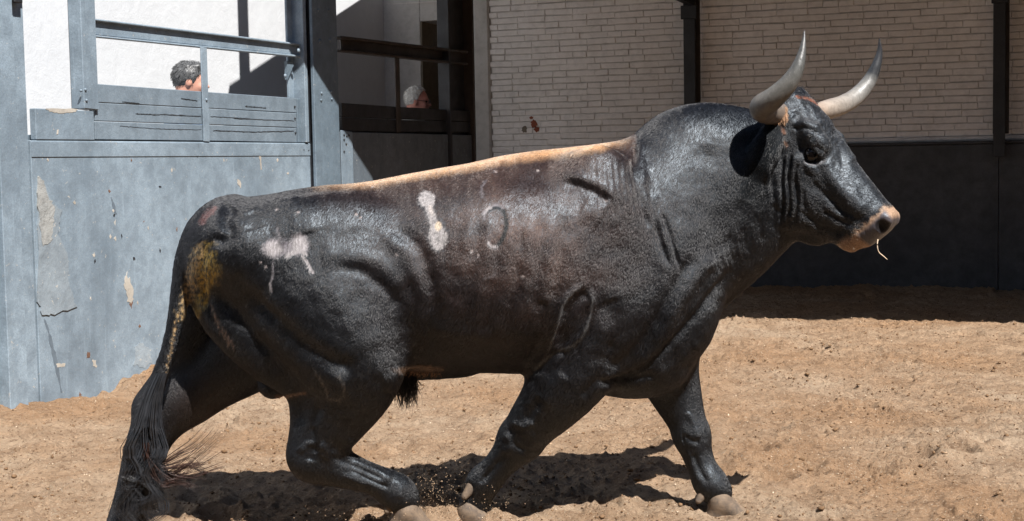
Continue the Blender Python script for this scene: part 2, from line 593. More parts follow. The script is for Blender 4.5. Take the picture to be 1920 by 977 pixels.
# ------------------------------------------------------------------ barrier on the left
GB = 'blue-grey steel and timber barrier bays'
BOT = -0.25


def column(name, label, px0, px1, py, o0, o1, mat, ztop=5.2, group=None, web=None):
    s0, _ = LC(px0, py, o1); s1, _ = LC(px1, py, o1)
    root = empty(name, Lp((s0 + s1) / 2, 0, (o0 + o1) / 2))
    tag(root, label, 'column')
    return root, s0, s1


def rivet(parent, px, py, off, r=0.013, mat=None, name='rivet'):
    s, z = LC(px, py, off)
    c = Lp(s, z, off)
    mb = MB()
    # low dome
    pts = [c + LO * t for t in (-0.004, 0.002, 0.006, 0.0085)]
    mb.tube(pts, [r, r, r * 0.72, r * 0.3], 8)
    o = mb.build(name, mat or M['steel_dark'], parent, smooth=True)
    fix_normals(o.data)
    return o


# left column (px 12-66) with flange and dark slit beside it
rootA, a0, a1 = column('steel_column', 'wide blue-grey steel column standing at the left edge of the photo', 12, 50, 500, 0.02, 0.13, M['steel_dark'])
s_a, _ = LC(13, 600, 0.13); s_b, _ = LC(48, 600, 0.13); s_c, _ = LC(66, 600, 0.06)
slab_obj('column_face', M['steel'], rootA, Lp, s_a, s_b, BOT, 5.2, 0.0, 0.13)
slab_obj('column_flange', M['steel'], rootA, Lp, s_b + 0.002, s_c, BOT, 5.2, -0.06, 0.065)
slab_obj('column_cleat', M['black_steel'], rootA, Lp, s_a - 0.12, s_a - 0.004, 2.02, 2.5, 0.05, 0.16)
mb = MB()
slab(mb, Lp, s_b + 0.03, s_b + 0.14, 2.21, 2.235, 0.07, 0.13); slab(mb, Lp, s_b + 0.04, s_b + 0.10, 2.13, 2.21, 0.08, 0.11)
o = mb.build('hinge_bracket', M['black_steel'], rootA, bevel=0.004); fix_normals(o.data)
# panel left of the slit
rp = slab_obj('edge_screen', M['steel'], None, Lp, s_a - 1.6, s_a - 0.035, BOT, 1.9, -0.05, 0.02)
tag(rp, 'strip of pale painted steel panel left of the dark slit at the photo edge', 'panel')

# bay 1
bay1 = empty('steel_barrier', Lp(1.3, 0, 0))
tag(bay1, 'sunlit blue-grey barrier bay of steel plate, boards and open upper frame behind the bull', 'barrier', GB)
F0 = 0.0


def px_slab(name, mat, parent, pxa, pya, pxb, pyb, pyc, pyd, o0, o1, bevel=0.004):
    """left edge pixels (pxa, pya top, pyb bottom), right edge pxb with pyc top, pyd bottom"""
    sa, za1 = LC(pxa, pya, o1); _, za0 = LC(pxa, pyb, o1)
    sb, zb1 = LC(pxb, pyc, o1); _, zb0 = LC(pxb, pyd, o1)
    return slab_obj(name, mat, parent, Lp, sa, sb, za0, za1, o0, o1, bevel=bevel, z0b=zb0, z1b=zb1)


sP0, _ = LC(66, 500, 0.02); sP1, zPt = LC(590, 266, 0.02)
_, zS = LC(120, 265, 0.02)
slab_obj('lower_plate', M['steel'], bay1, Lp, sP0 + 0.003, sP1, BOT, zS + 0.004, -0.01, 0.02)
slab_obj('back_ledge', M['steel_dark'], bay1, Lp, sP0 + 0.003, sP1, zS - 0.06, zS + 0.035, -0.10, -0.036)
slab_obj('sill_strip', M['steel'], bay1, Lp, sP0 + 0.004, sP1 - 0.002, zS - 0.085, zS - 0.002, 0.0205, 0.0245, bevel=0.002)
# broken plaster edge on the left of the plate: worn raised skin
_sk = []
px_slab('sill_plate', M['steel'], bay1, 66, 203, 176, 262, 208, 263, -0.02, 0.022)
px_slab('stile', M['steel'], bay1, 147, -90, 175, 203, -85, 206, -0.06, 0.03)
px_slab('stile_side', M['black_steel'], bay1, 138, -90, 146.5, 203, -90, 203, -0.09, -0.03)
# timber boards
def boards(parent, xa, xb, ta, tb, ba, bb, n, mat, o0=-0.035, o1=0.012):
    for i in range(n):
        f0, f1 = i / n, (i + 1) / n
        jit = 0.5 if i else 0
        pa0 = ta + (ba - ta) * f0 + jit; pa1 = ta + (ba - ta) * f1 - 0.5
        pb0 = tb + (bb - tb) * f0 + jit; pb1 = tb + (bb - tb) * f1 - 0.5
        px_slab('board', mat, parent, xa, pa0, xb, pa1, pb0, pb1, o0, o1 + random.uniform(-0.003, 0.003), bevel=0.003)


boards(bay1, 178, 383, 157, 172, 262, 264.5, 3, M['wood'])
boards(bay1, 389, 556, 172.5, 184, 264.5, 267.5, 3, M['wood'])
# channel rail : web, two flanges
px_slab('rail_web', M['steel'], bay1, 171, 38.2, 562, 65, 86.2, 104, -0.03, -0.018)
px_slab('rail_flange', M['steel'], bay1, 171, 34, 566, 38, 82, 86, -0.03, 0.006)
px_slab('rail_flange', M['steel'], bay1, 171, 65.5, 566, 69, 104, 108, -0.03, 0.004)
px_slab('strap', M['steel'], bay1, 377, 88, 388, 265, 90, 266, 0.016, 0.026, bevel=0.002)
rivet(bay1, 387, 187, 0.027, 0.010, M['steel'])
for x, y in ((181, 198), (181, 202), (553, 222), (554, 249), (553, 200)):
    rivet(bay1, x, y, 0.014, 0.007, M['black_steel'])
for x, y in ((569, 281), (578, 282), (586, 281), (586, 305)):
    rivet(bay1, x, y, 0.021, 0.007, M['black_steel'])
for x, y in ((160, 168), (162, 188), (152, 170)):
    rivet(bay1, x, y, 0.031, 0.009, M['steel'])
# H post at the right end of the bay
px_slab('post_web', M['steel'], bay1, 533, -150, 562, 183, -150, 186, -0.075, -0.055)
px_slab('post_flange', M['steel'], bay1, 563, -150, 569, 267, -150, 267, -0.075, 0.035)
px_slab('post_flange', M['steel'], bay1, 575, -150, 584, 267, -150, 267, -0.03, 0.035)
px_slab('post_web', M['steel_dark'], bay1, 557, 185, 563, 267, 185, 267, -0.06, 0.006)
mb = MB()
s, z = LC(548, 112, -0.02); slab(mb, Lp, s - 0.05, s + 0.04, z - 0.14, z - 0.01, -0.054, -0.03, z0b=z - 0.03)
o = mb.build('rail_gusset', M['steel_dark'], bay1); fix_normals(o.data)
rivet(bay1, 560, 95, 0.052, 0.016, M['steel'], 'bolt'); rivet(bay1, 535, 142, -0.02, 0.014, M['steel'], 'bolt')

# riveted column
rootB, b0, b1 = column('riveted_column', 'tall riveted blue-grey column between the sunlit and the shaded barrier bay', 592, 636, 250, 0.0, 0.10, M['steel_dark'])
_sB0, _ = LC(591, 250, 0.08); _sB1, _ = LC(637, 250, 0.08)
slab_obj('column_face', M['steel_dark'], rootB, Lp, _sB0, _sB1, BOT, 3.95, 0.055, 0.08)
slab_obj('column_web', M['black_steel'], rootB, Lp, _sB0 + 0.02, _sB1 - 0.02, BOT, 3.95, -0.10, 0.053)
slab_obj('column_flange', M['brown_steel'], rootB, Lp, _sB1 + 0.001, _sB1 + 0.045, 1.5, 3.95, -0.08, 0.05)
for x, y in ((597, 19), (617, 19), (600, 77), (619, 75), (603, 175), (621, 172), (602, 188), (622, 186), (593, -40), (613, -40)):
    rivet(rootB, x, y, 0.081, 0.016 if 60 < y < 90 else 0.011, M['steel_dark'])
# bay 2 in the shade
bay2 = empty('steel_barrier', Lp(4.4, 0, 0))
tag(bay2, 'shaded dark barrier bay right of the riveted column, in front of the white-haired man', 'barrier', GB)
s20, z20 = LC(641, 248, 0.02); s21, _ = LC(890, 250, 0.02)
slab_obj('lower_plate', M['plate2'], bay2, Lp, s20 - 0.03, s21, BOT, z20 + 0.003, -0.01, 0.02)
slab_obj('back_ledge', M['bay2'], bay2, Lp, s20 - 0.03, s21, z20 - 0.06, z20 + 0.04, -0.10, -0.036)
px_slab('corner_plate', M['steel'], bay2, 639, 244, 661, 420, 247, 420, 0.022, 0.03)
for x, y in ((645, 253), (650, 255), (654, 254), (645, 262), (649, 270), (645, 284)):
    rivet(bay2, x, y, 0.031, 0.009, M['black_steel'])
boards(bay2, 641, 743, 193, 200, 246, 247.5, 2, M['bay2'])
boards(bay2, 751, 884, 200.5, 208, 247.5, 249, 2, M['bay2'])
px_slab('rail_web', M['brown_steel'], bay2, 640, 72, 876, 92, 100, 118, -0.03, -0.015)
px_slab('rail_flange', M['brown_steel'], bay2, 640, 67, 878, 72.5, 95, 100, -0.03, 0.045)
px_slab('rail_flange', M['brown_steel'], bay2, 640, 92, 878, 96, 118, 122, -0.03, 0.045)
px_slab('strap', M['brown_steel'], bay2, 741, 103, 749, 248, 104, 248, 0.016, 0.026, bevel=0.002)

rootC, c0, c1 = column('channel_column', 'dark channel-section column at the far end of the shaded bay before the doorway', 845, 888, 150, 0.0, 0.1, M['black_steel'])
_c0, _ = LC(846, 150, 0.05); _c1, _ = LC(888, 150, 0.05)
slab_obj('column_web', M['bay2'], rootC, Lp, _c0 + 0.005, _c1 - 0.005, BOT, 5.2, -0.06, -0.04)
slab_obj('column_flange', M['black_steel'], rootC, Lp, _c0 - 0.03, _c0 + 0.004, BOT, 5.2, -0.06, 0.05)
slab_obj('column_flange', M['brown_steel'], rootC, Lp, _c1 - 0.004, _c1 + 0.03, BOT, 5.2, -0.06, 0.05)

def L_patch(name, mat, parent, pts, off, thick, seed=0, rough=1.5, sub=5):
    rs = np.random.default_rng(seed)
    P = []
    n = len(pts)
    for i in range(n):
        a, b = np.array(pts[i], float), np.array(pts[(i + 1) % n], float)
        for j in range(sub):
            q = a + (b - a) * j / sub + rs.normal(0, rough, 2)
            P.append(q)
    V = [Lp(*LC(x, y, off), off + thick) for x, y in P] + [Lp(*LC(x, y, off), off - .003) for x, y in P]
    m = len(P)
    c = sum(np.array(v) for v in V[:m]) / m
    F = [(i, (i + 1) % m, m + (i + 1) % m, m + i) for i in range(m)]
    import mathutils.geometry as mg
    tri = mg.tessellate_polygon([[Vector((x, y, 0)) for x, y in P]])
    F += [tuple(t) for t in tri]
    me = bpy.data.meshes.new(name); me.from_pydata([tuple(v) for v in V], [], F); me.update(); fix_normals(me)
    return link(name, me, mat, parent)


M['bare_cement'] = mat_plaster('bare_rough_cement', (0.36, 0.36, 0.34), (0.25, 0.26, 0.26), 0.7, 2.0)
M['rust'] = mat_plaster('rust_stain', (0.20, 0.12, 0.08), (0.13, 0.07, 0.05), 0.6)
M['pale_chip'] = mat_plaster('pale_paint_chip', (0.46, 0.43, 0.38), (0.33, 0.30, 0.26), 0.6)
M['old_paint'] = mat_paint('lifted_old_paint', (0.27, 0.315, 0.35), (0.20, 0.24, 0.275), wear=1.6, dents=2.0)
L_patch('lifted_paint', M['old_paint'], bay1, [(70, 335), (84, 345), (92, 372), (112, 395), (108, 440), (124, 475), (128, 530), (142, 575), (100, 590), (76, 590), (70, 560)], 0.0205, 0.006, 1)
L_patch('bare_patch', M['bare_cement'], bay1, [(70, 332), (80, 340), (86, 365), (100, 388), (100, 412), (96, 450), (78, 462), (70, 400)], 0.0215, 0.007, 2)
L_patch('paint_chip', M['pale_chip'], bay1, [(236, 512), (243, 520), (250, 548), (246, 570), (240, 560), (232, 535)], 0.0206, 0.0015, 3)
L_patch('paint_chip', M['rust'], bay1, [(244, 560), (249, 565), (247, 580), (243, 572)], 0.0206, 0.001, 4, .6)
L_patch('paint_chip', M['rust'], bay1, [(164, 660), (169, 661), (169, 670), (163, 671)], 0.0206, 0.001, 5, .6)
L_patch('paint_chip', M['pale_chip'], bay1, [(172, 672), (180, 676), (181, 690), (174, 686)], 0.0206, 0.001, 6, 1.2)
L_patch('paint_chip', M['pale_chip'], bay1, [(105, 682), (122, 681), (123, 687), (108, 689)], 0.0206, 0.001, 7, .8)
L_patch('paint_chip', M['pale_chip'], bay1, [(486, 292), (489, 292), (491, 318), (489, 318)], 0.0206, 0.001, 8, .4)
L_patch('paint_chip', M['pale_chip'], bay1, [(444, 335), (452, 340), (452, 352), (447, 348)], 0.0206, 0.001, 9, .6)
L_patch('paint_chip', M['pale_chip'], bay1, [(107, 243), (110, 243), (109, 252), (106, 252)], 0.0225, 0.001, 10, .3)
L_patch('paint_chip', M['pale_chip'], bay1, [(85, 203), (145, 205), (140, 211), (115, 213), (92, 209)], 0.0225, 0.001, 11, .8)
L_patch('cement_stain', M['old_paint'], bay1, [(252, 648), (268, 640), (282, 655), (284, 682), (268, 690), (250, 684)], 0.0206, 0.001, 12, 2)
for i, (x, y) in enumerate(((270, 415), (278, 428), (216, 448), (207, 444), (228, 444), (251, 485), (176, 478), (178, 490), (258, 568), (262, 612), (205, 358), (212, 395), (214, 404), (150, 740), (322, 318), (370, 293), (170, 560), (300, 350), (246, 300), (90, 300), (140, 380), (332, 430), (300, 470), (420, 300), (520, 300), (540, 325), (460, 275), (350, 272))):
    w_, h_ = 1 + random.random() * 2, 2 + random.random() * 4
    L_patch('paint_chip', random.choice([M['pale_chip'], M['pale_chip'], M['black_steel'], M['rust']]), bay1, [(x - w_, y), (x, y - h_), (x + w_, y), (x, y + h_)], 0.0206, 0.0008, 20 + i, .5, 2)
dk = mat_simple('dark_scrape', (0.11, 0.14, 0.17), 0.6)
L_patch('scrape', dk, bay1, [(83, 598), (85, 600), (98, 640), (107, 672), (117, 735), (115, 736), (104, 690), (94, 645)], 0.0206, 0.0006, 60, .9)
L_patch('scrape', dk, bay1, [(208, 370), (213, 378), (219, 402), (216, 403), (210, 385)], 0.0206, 0.0006, 61, .6)
for i, (xa, ya, xb, yb) in enumerate(((255, 212, 300, 214), (300, 213, 378, 217), (225, 236, 290, 241), (290, 241, 378, 243), (395, 218, 470, 222), (440, 222, 552, 226), (400, 244, 480, 247), (470, 247, 552, 245), (230, 190, 262, 193), (340, 184, 370, 188), (460, 198, 500, 201))):
    L_patch('wood_crack', M['crack'], bay1, [(xa, ya), ((xa + xb) / 2, (ya + yb) / 2 - .3), (xb, yb), ((xa + xb) / 2, (ya + yb) / 2 + .3)], 0.0150, 0.0004, 70 + i, .35, 12)

# ------------------------------------------------------------------ corridor wall behind the barrier
CW = -1.87
sEnd = 9.2
# where does the corridor wall meet the brick wall line
A_ = np.array([[LS[0], -WS[0]], [LS[1], -WS[1]]])
b_ = (WP0 - (LP0 + LO * CW))[:2]
sJ, wJ = np.linalg.solve(A_, b_)
cw = slab_obj('corridor_wall', M['white_wall'], None, Lp, -6.0, sJ + 0.3, -0.3, 6.0, CW - 0.3, CW)
tag(cw, 'whitewashed corridor wall behind the barrier, glaring white in the sun', 'wall')
cf = slab_obj('corridor_floor', M['concrete'], None, Lp, -4.0, sJ, -0.3, 0.20, CW + 0.002, -0.14)
tag(cf, kind='structure')

# ------------------------------------------------------------------ brick wall and doorway
wroot = empty('brick_wall', Wp(3.0, 0, 0))
tag(wroot, 'long white-painted brick wall in the shade behind the bull and the dark dado', 'wall')
w920, _ = WC(921, 150, 0.0)
wEnd = 9.5
ZB = 3.9
slab_obj('wall_core', M['mortar'], wroot, Wp, w920 - 0.02, wEnd, -0.3, ZB, -0.35, -0.014)


def brick_mesh(L, H, seed):
    rs = np.random.default_rng(seed)
    D = 0.05
    e = 0.0045
    j = lambda a: rs.uniform(-a, a)
    back = [(-L / 2, -H / 2), (L / 2, -H / 2), (L / 2, H / 2), (-L / 2, H / 2)]
    V = [(x, 0.0, z) for x, z in back]
    V += [(x * (1 - 0.004) + j(.0015), D - 0.006 + j(.001), z + j(.002)) for x, z in back]
    V += [(x - math.copysign(e + abs(j(.004)), x), D + j(.0022), z - math.copysign(e + abs(j(.002)), z)) for x, z in back]
    F = []
    for a in (0, 4):
        for i in range(4):
            k = (i + 1) % 4
            F.append((a + i, a + k, a + k + 4, a + i + 4))
    F.append((8, 9, 10, 11)); F.append((3, 2, 1, 0))
    me = bpy.data.meshes.new('brick')
    me.from_pydata(V, [], F); me.update()
    fix_normals(me)
    me.materials.append(M['brick'])
    return me


BH = 0.0625
bl_m = {('s', i): brick_mesh(0.2936, BH - 0.006, 100 + i) for i in range(8)}
bl_m.update({('h', i): brick_mesh(0.1436, BH - 0.006, 200 + i) for i in range(6)})
bl_m.update({('s3', i): brick_mesh(0.2196, BH - 0.006, 300 + i) for i in range(4)})
brk = []
z = 1.0; row = 0
while z < ZB - 0.1:
    s = w920 + 0.01 + (0.0 if row % 2 else -0.07)
    while s < wEnd - 0.3:
        kind = random.choice(['s', 's', 's', 'h', 's3']) if row % 3 else random.choice(['s', 'h', 'h', 's'])
        L = {'s': 0.294, 'h': 0.144, 's3': 0.22}[kind]
        if s + L > w920:
            brk.append((kind, s + L / 2, z + BH / 2, L))
        s += L
    z += BH; row += 1
zA = 2 * math.pi
WROT = math.atan2(WS[1], WS[0])


def vis_size(b):
    p = Wp(b[1], b[2], 0.04)[None]
    px, py = proj(p)
    seen = -20 < px[0] < 1940 and -8 < py[0] < 300
    if not seen: return -1.0
    # behind the bull's hump and head, or beyond the frame
    if 1200 < px[0] < 1600 and py[0] > 215: return 0.0
    return b[3] / p[0, 1]


brk.sort(key=lambda b: -vis_size(b))
rest_V, rest_F = [], []
for i, (kind, s, zc, L) in enumerate(brk):
    me = bl_m[(kind, random.randrange({'s': 8, 'h': 6, 's3': 4}[kind]))]
    px, py = proj(Wp(s, zc, 0)[None])
    pl = math.exp(-((px[0] - 960) / 110) ** 2 - ((py[0] - 255) / 110) ** 2)    # plastered-over corner
    o = -0.044 + random.gauss(0, 0.0030) * (1 - pl) - 0.005 * pl
    rot = Matrix.Rotation(WROT + math.pi, 4, 'Z')
    P = Wp(s, zc + random.gauss(0, 0.0012), o)
    tilt = Matrix.Rotation(random.gauss(0.0, 0.012), 4, 'Y') @ Matrix.Rotation(-0.05 - random.random() * 0.05, 4, 'X')
    mw = Matrix.Translation(Vector(P)) @ rot @ tilt
    if i < 298:
        ob = bpy.data.objects.new('brick', me)
        COL.objects.link(ob)
        ob.parent = wroot
        ob.matrix_parent_inverse = PM(wroot).inverted()
        ob.matrix_basis = mw
    else:
        b = len(rest_V)
        rest_V += [tuple(mw @ v.co) for v in me.vertices]
        rest_F += [tuple(b + k for k in p.vertices) for p in me.polygons]
me = bpy.data.meshes.new('brick_courses'); me.from_pydata(rest_V, [], rest_F); me.update()
tag(link('brick_courses', me, M['brick'], wroot), kind='stuff')
# plaster skim and red broken spots near the corner
def blob_plate(name, mat, parent, cx, cy, rx, ry, off, thick, seed, n=18, fn=None):
    rs = np.random.default_rng(seed)
    s0, z0 = WC(cx, cy, off)
    pts = []
    for k in range(n):
        a = 2 * math.pi * k / n
        rr = 1 + rs.uniform(-0.28, 0.28)
        sx, zz = WC(cx + rx * rr * math.cos(a), cy + ry * rr * math.sin(a), off)
        pts.append((sx, zz))
    V = [Wp(s0, z0, off + thick)] + [Wp(a, b, off + thick * 0.7) for a, b in pts] + [Wp(s0 + (a - s0) * 1.06, z0 + (b - z0) * 1.06, off - 0.01) for a, b in pts]
    F = [(0, 1 + k, 1 + (k + 1) % n) for k in range(n)] + [(1 + k, 1 + n + k, 1 + n + (k + 1) % n, 1 + (k + 1) % n) for k in range(n)]
    me = bpy.data.meshes.new(name); me.from_pydata([tuple(v) for v in V], [], F); me.update(); fix_normals(me)
    return link(name, me, mat, parent)


blob_plate('bare_patch', M['raw_brick'], wroot, 1001, 232, 6, 7, 0.006, 0.004, 1)
blob_plate('bare_patch', M['raw_brick'], wroot, 1006, 243, 5, 4.5, 0.006, 0.004, 2)
blob_plate('bare_patch', M['raw_brick'], wroot, 996, 221, 3, 2.5, 0.006, 0.004, 4)
blob_plate('bare_patch', M['brown_plaster'], wroot, 983, 243, 5, 6, 0.006, 0.003, 3)

# plastered end wall with the doorway
pw = empty('plastered_wall', Wp(w920 - 0.5, 0, 0))
tag(pw, 'plastered white end wall with a dark doorway left of the brick wall', 'wall')
wl, _ = WC(740, 150, 0); wd0, zd = WC(787, 40, 0.0); wd1, _ = WC(888, 40, 0.0)
slab_obj('wall_pier', M['plaster'], pw, Wp, wJ - 0.4, wd0, -0.3, ZB + 1, -0.5, 0.0)
slab_obj('lintel', M['plaster'], pw, Wp, wd0 + 0.001, wd1 - 0.001, zd, ZB + 1, -0.5, -0.003)
slab_obj('wall_pier', M['plaster'], pw, Wp, wd1, w920 - 0.004, -0.3, ZB + 1, -0.5, 0.03, bevel=0.02)
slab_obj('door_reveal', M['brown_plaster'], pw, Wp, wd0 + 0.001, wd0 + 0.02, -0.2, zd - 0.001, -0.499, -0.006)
slab_obj('lintel_crack', M['mortar'], pw, Wp, wl, w920 - 0.03, zd + 0.19, zd + 0.2, -0.01, 0.002, bevel=0)
mb = MB()
wf0, _ = WC(824, 60, -0.45); wf1, _ = WC(844, 60, -0.45)
door = slab_obj('door_leaf', M['brown_steel'], pw, Wp, wf0, wd1 + 0.2, 0.0, zd - 0.08, -0.60, -0.56)
slab_obj('door_stile', M['black_steel'], pw, Wp, wf0 - 0.02, wf0 + 0.05, 0.0, zd - 0.05, -0.555, -0.50)
slab_obj('door_light', M['plaster'], pw, Wp, wf0 + 0.07, wf0 + 0.40, zd - 0.55, zd - 0.14, -0.556, -0.545)
for k in range(4):
    slab_obj('door_bar', M['black_steel'], pw, Wp, wf0 + 0.06, wf0 + 0.42, zd - 0.50 + k * 0.1, zd - 0.48 + k * 0.1, -0.543, -0.53, bevel=0)
for k in range(14):
    slab_obj('jamb_brick', M['brown_plaster'], pw, Wp, wd1 - random.uniform(0.02, 0.06), wd1 - 0.002, 1.1 + k * 0.11, 1.1 + k * 0.11 + 0.085, -0.4, -0.01 - random.random() * 0.02)
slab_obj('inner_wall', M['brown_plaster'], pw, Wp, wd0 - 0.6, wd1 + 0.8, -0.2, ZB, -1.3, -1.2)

# dark dado in front of the brick
dado = empty('wall_dado', Wp(4, 0, 0.1))
tag(dado, 'dark painted dado along the foot of the brick wall behind the bull head', 'dado')
wD0, _ = WC(1294, 300, 0.12)
_, zD = WC(1750, 266, 0.12)
seg = wD0
pan = []
wP2, _ = WC(1873, 280, 0.12)
edges_ = [wD0, wP2, wEnd - 0.5]
for i in range(2):
    slab_obj('dado_panel', M['dado'], dado, Wp, edges_[i] + 0.002, edges_[i + 1] - 0.002, -0.25, zD - 0.03, 0.0, 0.12)
    slab_obj('dado_coping', M['dado'], dado, Wp, edges_[i] + 0.004, edges_[i + 1] - 0.004, zD - 0.028, zD, 0.0, 0.14, bevel=0.01)
    # rounded whitewashed ledge just above
    slab_obj('brick_ledge', M['brick'], dado, Wp, edges_[i] + 0.01, edges_[i + 1] - 0.01, zD + 0.001, zD + 0.045, 0.0, 0.05, bevel=0.015)


def wall_post(label, px, wpx, py_bottom, mat):
    s0, _ = WC(px - wpx / 2, 150, 0.24); s1, _ = WC(px + wpx / 2, 150, 0.24)
    _, zb = WC(px, py_bottom, 0.24)
    root = empty('steel_post', Wp((s0 + s1) / 2, zb, 0.2))
    tag(root, label, 'post', 'dark posts against the brick wall')
    slab_obj('post_face', mat, root, Wp, s0, s1, zb, 3.58, 0.21, 0.24)
    slab_obj('post_web', mat, root, Wp, (s0 + s1) / 2 - 0.01, (s0 + s1) / 2 + 0.01, zb, 3.58, 0.16, 0.208)
    slab_obj('post_back_flange', M['brown_steel'], root, Wp, s0 - 0.005, s1 + 0.03, max(zb, 1.45), 3.58, 0.145, 0.158)
    return root, s0, s1


p1, q0, q1 = wall_post('dark steel post on the brick wall left of the near horn, with a roof brace', 1293, 22, 470, M['black_steel'])
p2, r0, r1 = wall_post('dark steel post on the brick wall near the right edge of the photo', 1874, 23, 294, M['black_steel'])
_, zk = WC(1293, 28, 0.24)
slab_obj('post_cap', M['black_steel'], p1, Wp, q0 - 0.02, q1 + 0.02, zk - 0.04, zk + 0.09, 0.2405, 0.262)
_, zk2 = WC(1874, 4, 0.24)
slab_obj('post_cap', M['black_steel'], p2, Wp, r0 - 0.02, r1 + 0.02, zk2 - 0.01, zk2 + 0.12, 0.2405, 0.262)
# brace from post 1 rising towards the yard and left
mbb = MB()
eA = Wp((q0 + q1) / 2 + 0.02, zk + 0.09, 0.27)
eB = eA + np.array([-1.35, -0.55, 0.56])
for dz, ww in ((0.0, 0.05), (0.10, 0.02)):
    d = eB - eA; d = d / np.linalg.norm(d); side = np.cross(d, UP); side /= np.linalg.norm(side)
    n2 = np.cross(side, d)
    a_, b2 = eA + UP * dz, eB + UP * dz
    mbb.quadbox([a_ - side * ww, b2 - side * ww, b2 + side * ww, a_ + side * ww,
                 a_ - side * ww + UP * .03, b2 - side * ww + UP * .03, b2 + side * ww + UP * .03, a_ + side * ww + UP * .03])
o = mbb.build('roof_brace', M['black_steel'], p1); fix_normals(o.data)

# canopy over the far part of the yard (outside the frame, throws the shade)
def canopy():
    z0, z1 = 3.60, 3.72
    poly = [(-0.42, 9.14), (-0.09, 9.33), (0.9, 9.28), (3.02, 8.85), (4.98, 8.22), (9.5, 7.2), (11, 12.0), (0.0, 15.6), (-1.17, 14.6), (-1.17, 14.34), (-1.75, 11.36), (-1.02, 8.92), (-0.70, 8.98)]
    n = len(poly)
    V = [(x, y, z0) for x, y in poly] + [(x, y, z1) for x, y in poly]
    F = [tuple(range(n)), tuple(range(n, 2 * n))[::-1]] + [(i, (i + 1) % n, n + (i + 1) % n, n + i) for i in range(n)]
    me = bpy.data.meshes.new('canopy_roof'); me.from_pydata(V, [], F); me.update(); fix_normals(me)
    o = link('canopy_roof', me, M['brown_steel'])
    tag(o, 'dark gallery roof over the far side of the yard that shades the brick wall', 'roof')


canopy()


def added_blockers():
    # unseen walls and roof added to cut sky fill; post added for its shadow
    W_ = M['added_wall']
    mb = MB(); mb.quadbox([(-9, -2.98, 3.6), (8.5, -2.98, 3.6), (8.5, 1.0, 3.6), (-9, 1.0, 3.6), (-9, -2.98, 3.75), (8.5, -2.98, 3.75), (8.5, 1.0, 3.75), (-9, 1.0, 3.75)])
    o = mb.build('added_roof', M['brown_steel'], None); fix_normals(o.data)
    tag(o, 'unseen dark roof added above the camera to cut the sky fill', 'roof')
    mb = MB(); mb.quadbox([(-1.51, 11.22, -.2), (-1.41, 11.20, -.2), (-1.40, 11.30, -.2), (-1.50, 11.32, -.2), (-1.51, 11.22, 7), (-1.41, 11.20, 7), (-1.40, 11.30, 7), (-1.50, 11.32, 7)])
    o = mb.build('added_post', M['steel_dark'], None); fix_normals(o.data)
    tag(o, 'unseen steel post added behind the riveted column to cast a shadow strip', 'post')
    mb = MB(); mb.quadbox([(-9, -3.4, -.3), (9.2, -3.4, -.3), (9.2, -3.0, -.3), (-9, -3.0, -.3), (-9, -3.4, 7.2), (9.2, -3.4, 7.2), (9.2, -3.0, 7.2), (-9, -3.0, 7.2)])
    o = mb.build('added_wall', W_, None); fix_normals(o.data)
    tag(o, 'tall dark wall added unseen behind the camera to cut the sky fill', 'wall')
    mb = MB(); mb.quadbox([(8.6, -2.99, -.3), (9.0, -2.99, -.3), (9.0, 11.3, -.3), (8.6, 11.3, -.3), (8.6, -2.99, 6.2), (9.0, -2.99, 6.2), (9.0, 11.3, 6.2), (8.6, 11.3, 6.2)])
    o = mb.build('added_wall', W_, None); fix_normals(o.data)
    tag(o, 'tall dark wall added unseen on the right to cut the sky fill', 'wall')


added_blockers()

